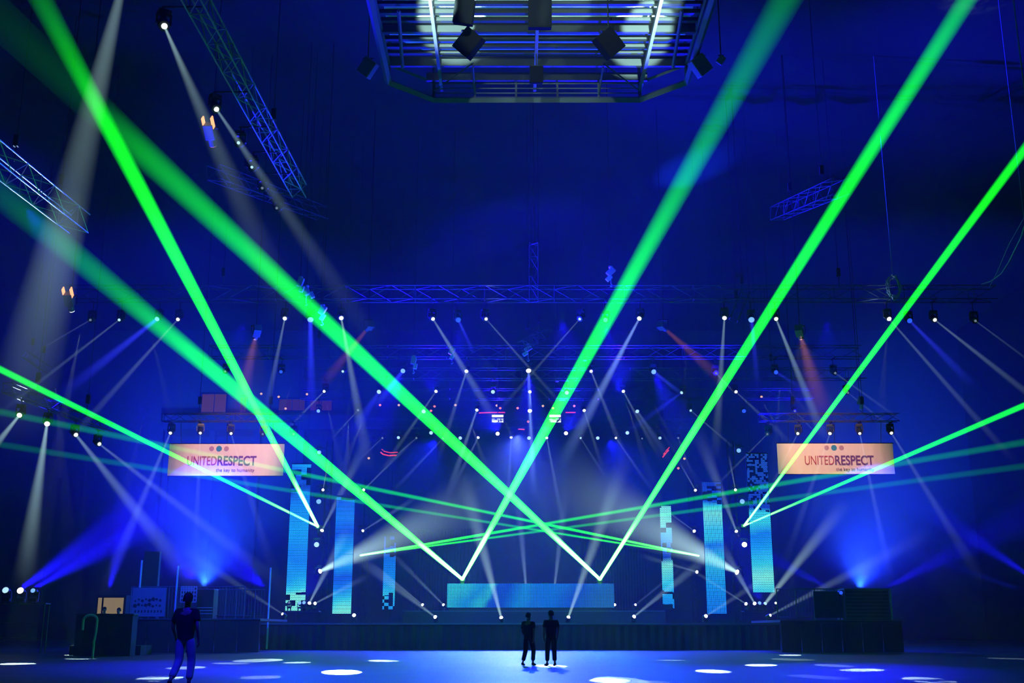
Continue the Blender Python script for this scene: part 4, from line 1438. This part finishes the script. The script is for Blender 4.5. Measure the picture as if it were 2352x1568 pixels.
# ---------------------------------------------------------------- things hanging in the roof
def hoist(px, py, Y, label, tilt=0.0):
    p = at(px, py, Y)
    t = thing('chain_hoist', p, label, 'chain hoist', 'chain hoists hanging from the roof')
    q = Matrix.Rotation(tilt, 3, 'Y')
    MB().box((0, 0, 0), (.32, .26, .5), q).lathe([(.12, .2), (.14, .3), (.08, .36)], 10).build('motor', M_ALU, t, .02)
    MB().box(q @ Vector((.2, 0, -.35)), (.22, .2, .35), q).build('chain_bag', M_PIPE, t)
    hk = [(0, 0, -.25), (0, 0, -.7), (.08, 0, -.8), (.03, 0, -.88), (-.06, 0, -.84)]
    MB().path([Vector(h_) for h_ in hk], .025, 5).build('hook', M_ALU, t)
    MB().tube((0, 0, .3), (0, 0, ZC - .02 - p.z), .02, 5).build('chain', M_DARKSTEEL, t)


for a in ((690, 648, 61, 'pale chain hoist hanging above the left end of the nearest truss', .3), (704, 668, 62, 'second pale chain hoist just below the first at left', -.4), (741, 712, 61, 'chain hoist hanging close beside the broad green beam at left', .5),
          (1403, 624, 61, 'chain hoist hanging high left of the widest beam', .8), (950, 828, 73, 'chain hoist hanging between second truss lamps, left of centre', .2), (1038, 806, 73, 'chain hoist hanging beside a slanting white beam', .5),
          (1213, 800, 73, 'chain hoist hanging just left of the tilted frame', 1.0), (1975, 922, 80, 'small white chain hoist hanging right of the steep beam', .3)):
    hoist(*a)


def profile_projector(px, py, Y, aim, label, shaft_to=None, slits=False, key='warm'):
    p = at(px, py, Y)
    q = Vector(aim)
    d = (q - p).normalized()
    t = thing('profile_spotlight', p, label, 'spotlight', 'profile spotlights hanging from the roof')
    rq = (-d).to_track_quat('Z', 'Y').to_matrix()
    bd = MB().box(rq @ Vector((0, 0, .35)), (.42, .42, .7), rq)
    bd.tube(rq @ Vector((0, 0, 0)), rq @ Vector((0, 0, -.35)), .16, 12)
    bd.build('body', M_STEEL, t, .015)
    MB().tube(rq @ Vector((0, 0, -.35)), rq @ Vector((0, 0, -.37)), .14, 12).build('lens', LENS[key], t)
    if slits:
        for s_ in (-1, 1):
            MB().box(rq @ Vector((s_ * .2, 0, .75)), (.05, .3, .5), rq).build('lamp_slit', glow('amber_slit', (1, .30, .12), 2.2), t)
    MB().box((0, 0, .5), (.6, .1, .06)).tube((-.28, 0, .5), (-.28, 0, .05), .02).tube((.28, 0, .5), (.28, 0, .05), .02).build('yoke', M_DARKSTEEL, t)
    MB().tube((0, 0, .5), (0, 0, ZC - .02 - p.z), .025).build('hanging_pole', M_DARKSTEEL, t)
    if shaft_to:
        e, w0, w1, B, Ye = shaft_to
        shaft('emissive_beam', p + d * .4, at(*e, Ye), w0 * Y / F / 2, w1 * Ye / F / 2, COL['o'], B, EVEN, t)


profile_projector(588, 768, 62.5, at(508, 1056, 75), 'profile spotlight lighting the left banner, faint orange beam', ((545, 960), 12, 64, .09, 68))
profile_projector(1838, 768, 62.5, at(1921, 1052, 75), 'profile spotlight lighting the right banner, faint orange beam', ((1893, 965), 12, 80, .12, 68))
profile_projector(846, 752, 70, at(740, 880, 80), 'profile spotlight with dim orange beam left of centre', ((740, 885), 10, 40, .07, 76))
profile_projector(1524, 752, 70, at(1660, 880, 80), 'profile spotlight with dim orange beam right of centre', ((1668, 880), 10, 44, .08, 76))
profile_projector(486, 318, 46, at(700, 1300, 66), 'blue-lit spotlight with glowing amber slits at upper left', None, True)
profile_projector(162, 700, 56, at(300, 1300, 70), 'spotlight with white lens and amber slit at left edge', None, True, 'white')

# loose cables
def cable(pts, Y0_, Y1_, r, label):
    P3 = [at(x, y, Y0_ + (Y1_ - Y0_) * i / (len(pts) - 1)) for i, (x, y) in enumerate(pts)]
    t = thing('hanging_cable', P3[0], label, 'cable')
    MB().path([p - P3[0] for p in P3], r, 5).tube((0, 0, 0), (0, 0, ZC - P3[0].z - .02), r, 5).build('cable', M_CABLE, t)


cable([(2380, 430), (2345, 545), (2318, 600), (2300, 628), (2275, 646), (2255, 652)], 50, 60, .035, 'pale cable sagging down at the right edge')
cable([(2352, 500), (2318, 560), (2290, 625), (2272, 660)], 54, 62, .02, 'thin cable hanging beside the sagging one at right')
P0 = at(2052, 655, 62.6)
t = thing('cable_bundle', P0, 'tangled pale cable bundle hanging on the nearest truss at right', 'cable bundle')
for k in range(7):
    pts = []
    for i in range(9):
        a_ = i / 8 * 2 * PI + k
        pts.append(Vector((math.cos(a_) * (.25 + .25 * rnd.random()), rnd.uniform(-.15, .15), math.sin(a_) * (.5 + .3 * rnd.random()) - .1)))
    MB().path(pts, .022, 5).build('loop', M_CABLE, t)
MB().tube((0, 0, .3), (0, 0, ZC - .02 - P0.z), .02, 5).build('rope', M_CABLE, t)


# ---------------------------------------------------------------- people
def skin_body(name, verts, edges, radii, m, parent, root=0, sub=2):
    me = bpy.data.meshes.new(name)
    bm = bmesh.new()
    lay = bm.verts.layers.skin.verify()
    vs_ = [bm.verts.new(v) for v in verts]
    for i, v in enumerate(vs_):
        r_ = radii[i]
        v[lay].radius = r_ if isinstance(r_, tuple) else (r_, r_)
        v[lay].use_root = (i == root)
    for a, b in edges:
        bm.edges.new((vs_[a], vs_[b]))
    bm.to_mesh(me)
    bm.free()
    me.materials.append(m)
    o = link(name, me, parent)
    s_ = o.modifiers.new('skin', 'SKIN')
    s_.use_smooth_shade = True
    u = o.modifiers.new('subsurf', 'SUBSURF')
    u.levels = u.render_levels = sub
    return o


def person(x, y, z, face, height, pose, shirt, trousers, label, shoes=M_SHOE, group=None):
    """pose: joints of left/right legs and arms, metres for a height of 1.78; forward is -y"""
    t = thing('person', (x, y, z), label, 'person', group)
    t.rotation_euler = (0, 0, face)
    k = height / 1.78
    t.scale = (k, k, k)
    J = dict(pelvis=(0, 0, .96), waist=(0, .0, 1.08), chest=(0, .01, 1.30), neck=(0, .0, 1.47), throat=(0, -.01, 1.53), jaw=(0, -.02, 1.60), skull=(0, .0, 1.68), crown=(0, .01, 1.735),
             nose=(0, -.105, 1.635), nape=(0, .05, 1.66))
    V, Rr, E, ix = [], [], [], {}

    def add(nm, p, r_):
        ix[nm] = len(V)
        V.append(Vector(p))
        Rr.append(r_)

    def con(*ns):
        for a, b in zip(ns, ns[1:]):
            E.append((ix[a], ix[b]))
    add('pelvis', J['pelvis'], (.15, .11))
    add('waist', J['waist'], (.14, .10))
    add('chest', J['chest'], (.16, .115))
    add('neck', J['neck'], (.075, .07))
    add('throat', J['throat'], .055)
    add('jaw', J['jaw'], (.066, .08))
    add('skull', J['skull'], (.076, .09))
    add('crown', J['crown'], (.055, .065))
    con('pelvis', 'waist', 'chest', 'neck', 'throat', 'jaw', 'skull', 'crown')
    add('nose', J['nose'], .014)
    con('jaw', 'nose')
    for s_, sd in ((-1, 'l'), (1, 'r')):
        add('ear' + sd, (s_ * .088, .0, 1.645), .016)
        con('skull', 'ear' + sd)
        hip, knee, ankle, toe = pose['leg_' + sd]
        add('hip' + sd, hip, .085)
        add('thigh' + sd, (Vector(hip) + Vector(knee)) / 2, .08)
        add('knee' + sd, knee, .056)
        add('calf' + sd, Vector(knee).lerp(Vector(ankle), .35), .055)
        add('ankle' + sd, ankle, .038)
        add('toe' + sd, toe, (.035, .03))
        con('pelvis', 'hip' + sd, 'thigh' + sd, 'knee' + sd, 'calf' + sd, 'ankle' + sd, 'toe' + sd)
        sh, el, wr = [Vector(v_) for v_ in pose['arm_' + sd]]
        add('sh' + sd, sh, .058)
        add('ua' + sd, sh.lerp(el, .5), .047)
        add('el' + sd, el, .038)
        add('fa' + sd, el.lerp(wr, .4), .036)
        add('wr' + sd, wr, .024)
        con('chest', 'sh' + sd, 'ua' + sd, 'el' + sd, 'fa' + sd, 'wr' + sd)
        d = (wr - el).normalized()
        fw = Vector((0, -1, 0)) - d * Vector((0, -1, 0)).dot(d)
        fw.normalize()
        ins = Vector((-s_, 0, 0))
        pm = wr + d * .05
        add('pm' + sd, pm, (.032, .018))
        con('wr' + sd, 'pm' + sd)
        for f in range(4):
            o_ = fw * (.03 - f * .02)
            ln = (.075, .085, .08, .06)[f]
            b1 = pm + d * .045 + o_
            add('f%d%s' % (f, sd), b1, .0095)
            add('g%d%s' % (f, sd), b1 + d * ln * .5 + ins * .012, .0085)
            add('h%d%s' % (f, sd), b1 + d * ln * .85 + ins * .035, .0075)
            con('pm' + sd, 'f%d%s' % (f, sd), 'g%d%s' % (f, sd), 'h%d%s' % (f, sd))
        add('t1' + sd, wr + d * .035 + fw * .04, .011)
        add('t2' + sd, wr + d * .075 + fw * .06 + ins * .015, .009)
        con('wr' + sd, 't1' + sd, 't2' + sd)
    skin_body('body', V, E, Rr, M_SKIN, t, ix['pelvis'], 1)
    # clothes follow the same joints a little further out
    V2, E2, R2 = [], [], []

    def seg(names, radii, base=None):
        prev = base
        out_ = []
        for nm, r_ in zip(names, radii):
            V2.append(V[ix[nm]] if isinstance(nm, str) else Vector(nm))
            R2.append(r_)
            if prev is not None:
                E2.append((prev, len(V2) - 1))
            prev = len(V2) - 1
            out_.append(prev)
        return out_
    a = seg([(0, 0, .90), (0, .0, 1.06), 'chest', (0, 0, 1.455)], [(.185, .14), (.17, .13), (.19, .14), (.10, .085)])
    for sd in 'lr':
        el, sh = V[ix['el' + sd]], V[ix['sh' + sd]]
        seg(['sh' + sd, sh.lerp(el, .45), sh.lerp(el, .72)], [.082, .075, .072], a[2])
    skin_body('shirt', V2, E2, R2, shirt, t, 1, 2)
    V2, E2, R2 = [], [], []
    a = seg([(0, 0, 1.0), (0, 0, .92)], [(.165, .125), (.165, .13)])
    for sd in 'lr':
        seg(['hip' + sd, 'thigh' + sd, 'knee' + sd, 'calf' + sd, V[ix['calf' + sd]].lerp(V[ix['ankle' + sd]], .8)], [.10, .10, .085, .08, .075], a[1])
    skin_body('trousers', V2, E2, R2, trousers, t, 0, 2)
    for sd in 'lr':
        an, to = V[ix['ankle' + sd]], V[ix['toe' + sd]]
        dd_ = (to - an)
        skin_body('shoe', [an + Vector((0, 0, .02)), an + Vector((0, .03, -.045)), an.lerp(to, .55) + Vector((0, 0, -.02)), to + dd_ * .15], [(0, 1), (1, 2), (2, 3)],
                  [.05, .05, (.05, .042), (.042, .03)], shoes, t, 0, 2)
    hair = MB()
    nn, vv, ff = 14, [], []
    for j in range(6):
        ph = j / 5 * PI * .56
        for i in range(nn):
            th = 2 * PI * i / nn
            vv.append((.098 * math.sin(ph) * math.sin(th), .015 + .115 * math.sin(ph) * math.cos(th), 1.675 + .115 * math.cos(ph) - (.05 if math.cos(th) > 0 else -.02) * (j / 5) ** 2))
    for j in range(5):
        for i in range(nn):
            ff.append((j * nn + i, j * nn + (i + 1) % nn, (j + 1) * nn + (i + 1) % nn, (j + 1) * nn + i))
    hair.add(vv, ff)
    ho = hair.build('hair', M_HAIR, t)
    so = ho.modifiers.new('thick', 'SOLIDIFY')
    so.thickness = .012
    for s_ in (-1, 1):
        MB().lathe([(.003, -.012), (.011, -.004), (.012, .004), (.004, .012)], 8, '-Y').build('eye', M_PIPE, t).location = (s_ * .032, -.088, 1.66)
    MB().box((0, -.098, 1.595), (.045, .012, .009)).build('mouth', M_ROSE, t)
    return t


STRIDE = dict(leg_l=((-.09, 0, .93), (-.11, -.10, .50), (-.12, .0, .09), (-.13, -.15, .035)), leg_r=((.09, 0, .93), (.11, -.02, .49), (.12, .30, .15), (.12, .22, .04)),
              arm_l=((-.20, .01, 1.41), (-.27, .10, 1.14), (-.27, .02, .91)), arm_r=((.20, .01, 1.41), (.28, -.02, 1.13), (.27, -.16, .93)))
STAND = dict(leg_l=((-.09, 0, .93), (-.11, -.02, .50), (-.12, .01, .09), (-.14, -.14, .035)), leg_r=((.09, 0, .93), (.12, -.03, .50), (.14, .01, .09), (.17, -.13, .035)),
             arm_l=((-.20, .01, 1.41), (-.25, .04, 1.13), (-.23, -.07, .90)), arm_r=((.20, .01, 1.41), (.25, .04, 1.13), (.22, -.08, .90)))
STEP = dict(leg_l=((-.09, 0, .93), (-.10, -.18, .53), (-.10, -.12, .09), (-.11, -.27, .035)), leg_r=((.09, 0, .93), (.10, .03, .49), (.11, .22, .10), (.11, .10, .035)),
            arm_l=((-.20, .01, 1.41), (-.25, .08, 1.14), (-.23, .06, .90)), arm_r=((.20, .01, 1.41), (.25, -.02, 1.13), (.22, -.18, .98)))
person(at(424, 1500, 23.3).x, 23.3, 0, R(172), 1.84, STRIDE, M_TEE, M_PANTS, 'person in black t-shirt and pale trousers striding across the floor at left')
person(at(1214, 1500, 37.6).x, 37.6, 0, R(150), 1.66, STEP, M_TEE, M_DARKPANTS, 'left one of two dark figures walking together at centre')
person(at(1266, 1500, 37.3).x, 37.3, 0, R(195), 1.72, STAND, M_TEE, M_DARKPANTS, 'right one of two dark figures standing together at centre')
t = thing('duckboard', (at(256, 1480, 53.5).x, 53.5, 0), 'low dark duckboard behind the black counter', 'platform')
MB().span((-1.6, -.8, 0), (1.6, .8, .42)).build('deck', M_STAGE, t)
person(at(240, 1400, 53).x, 53, .42, R(30), 1.70, STAND, M_WOOD, M_DARKPANTS, 'person in reddish top behind the counter against the tan window')
person(at(273, 1400, 53).x, 53, .42, R(-20), 1.66, STAND, M_TEE, M_DARKPANTS, 'dark person behind the counter at the tan window right edge')
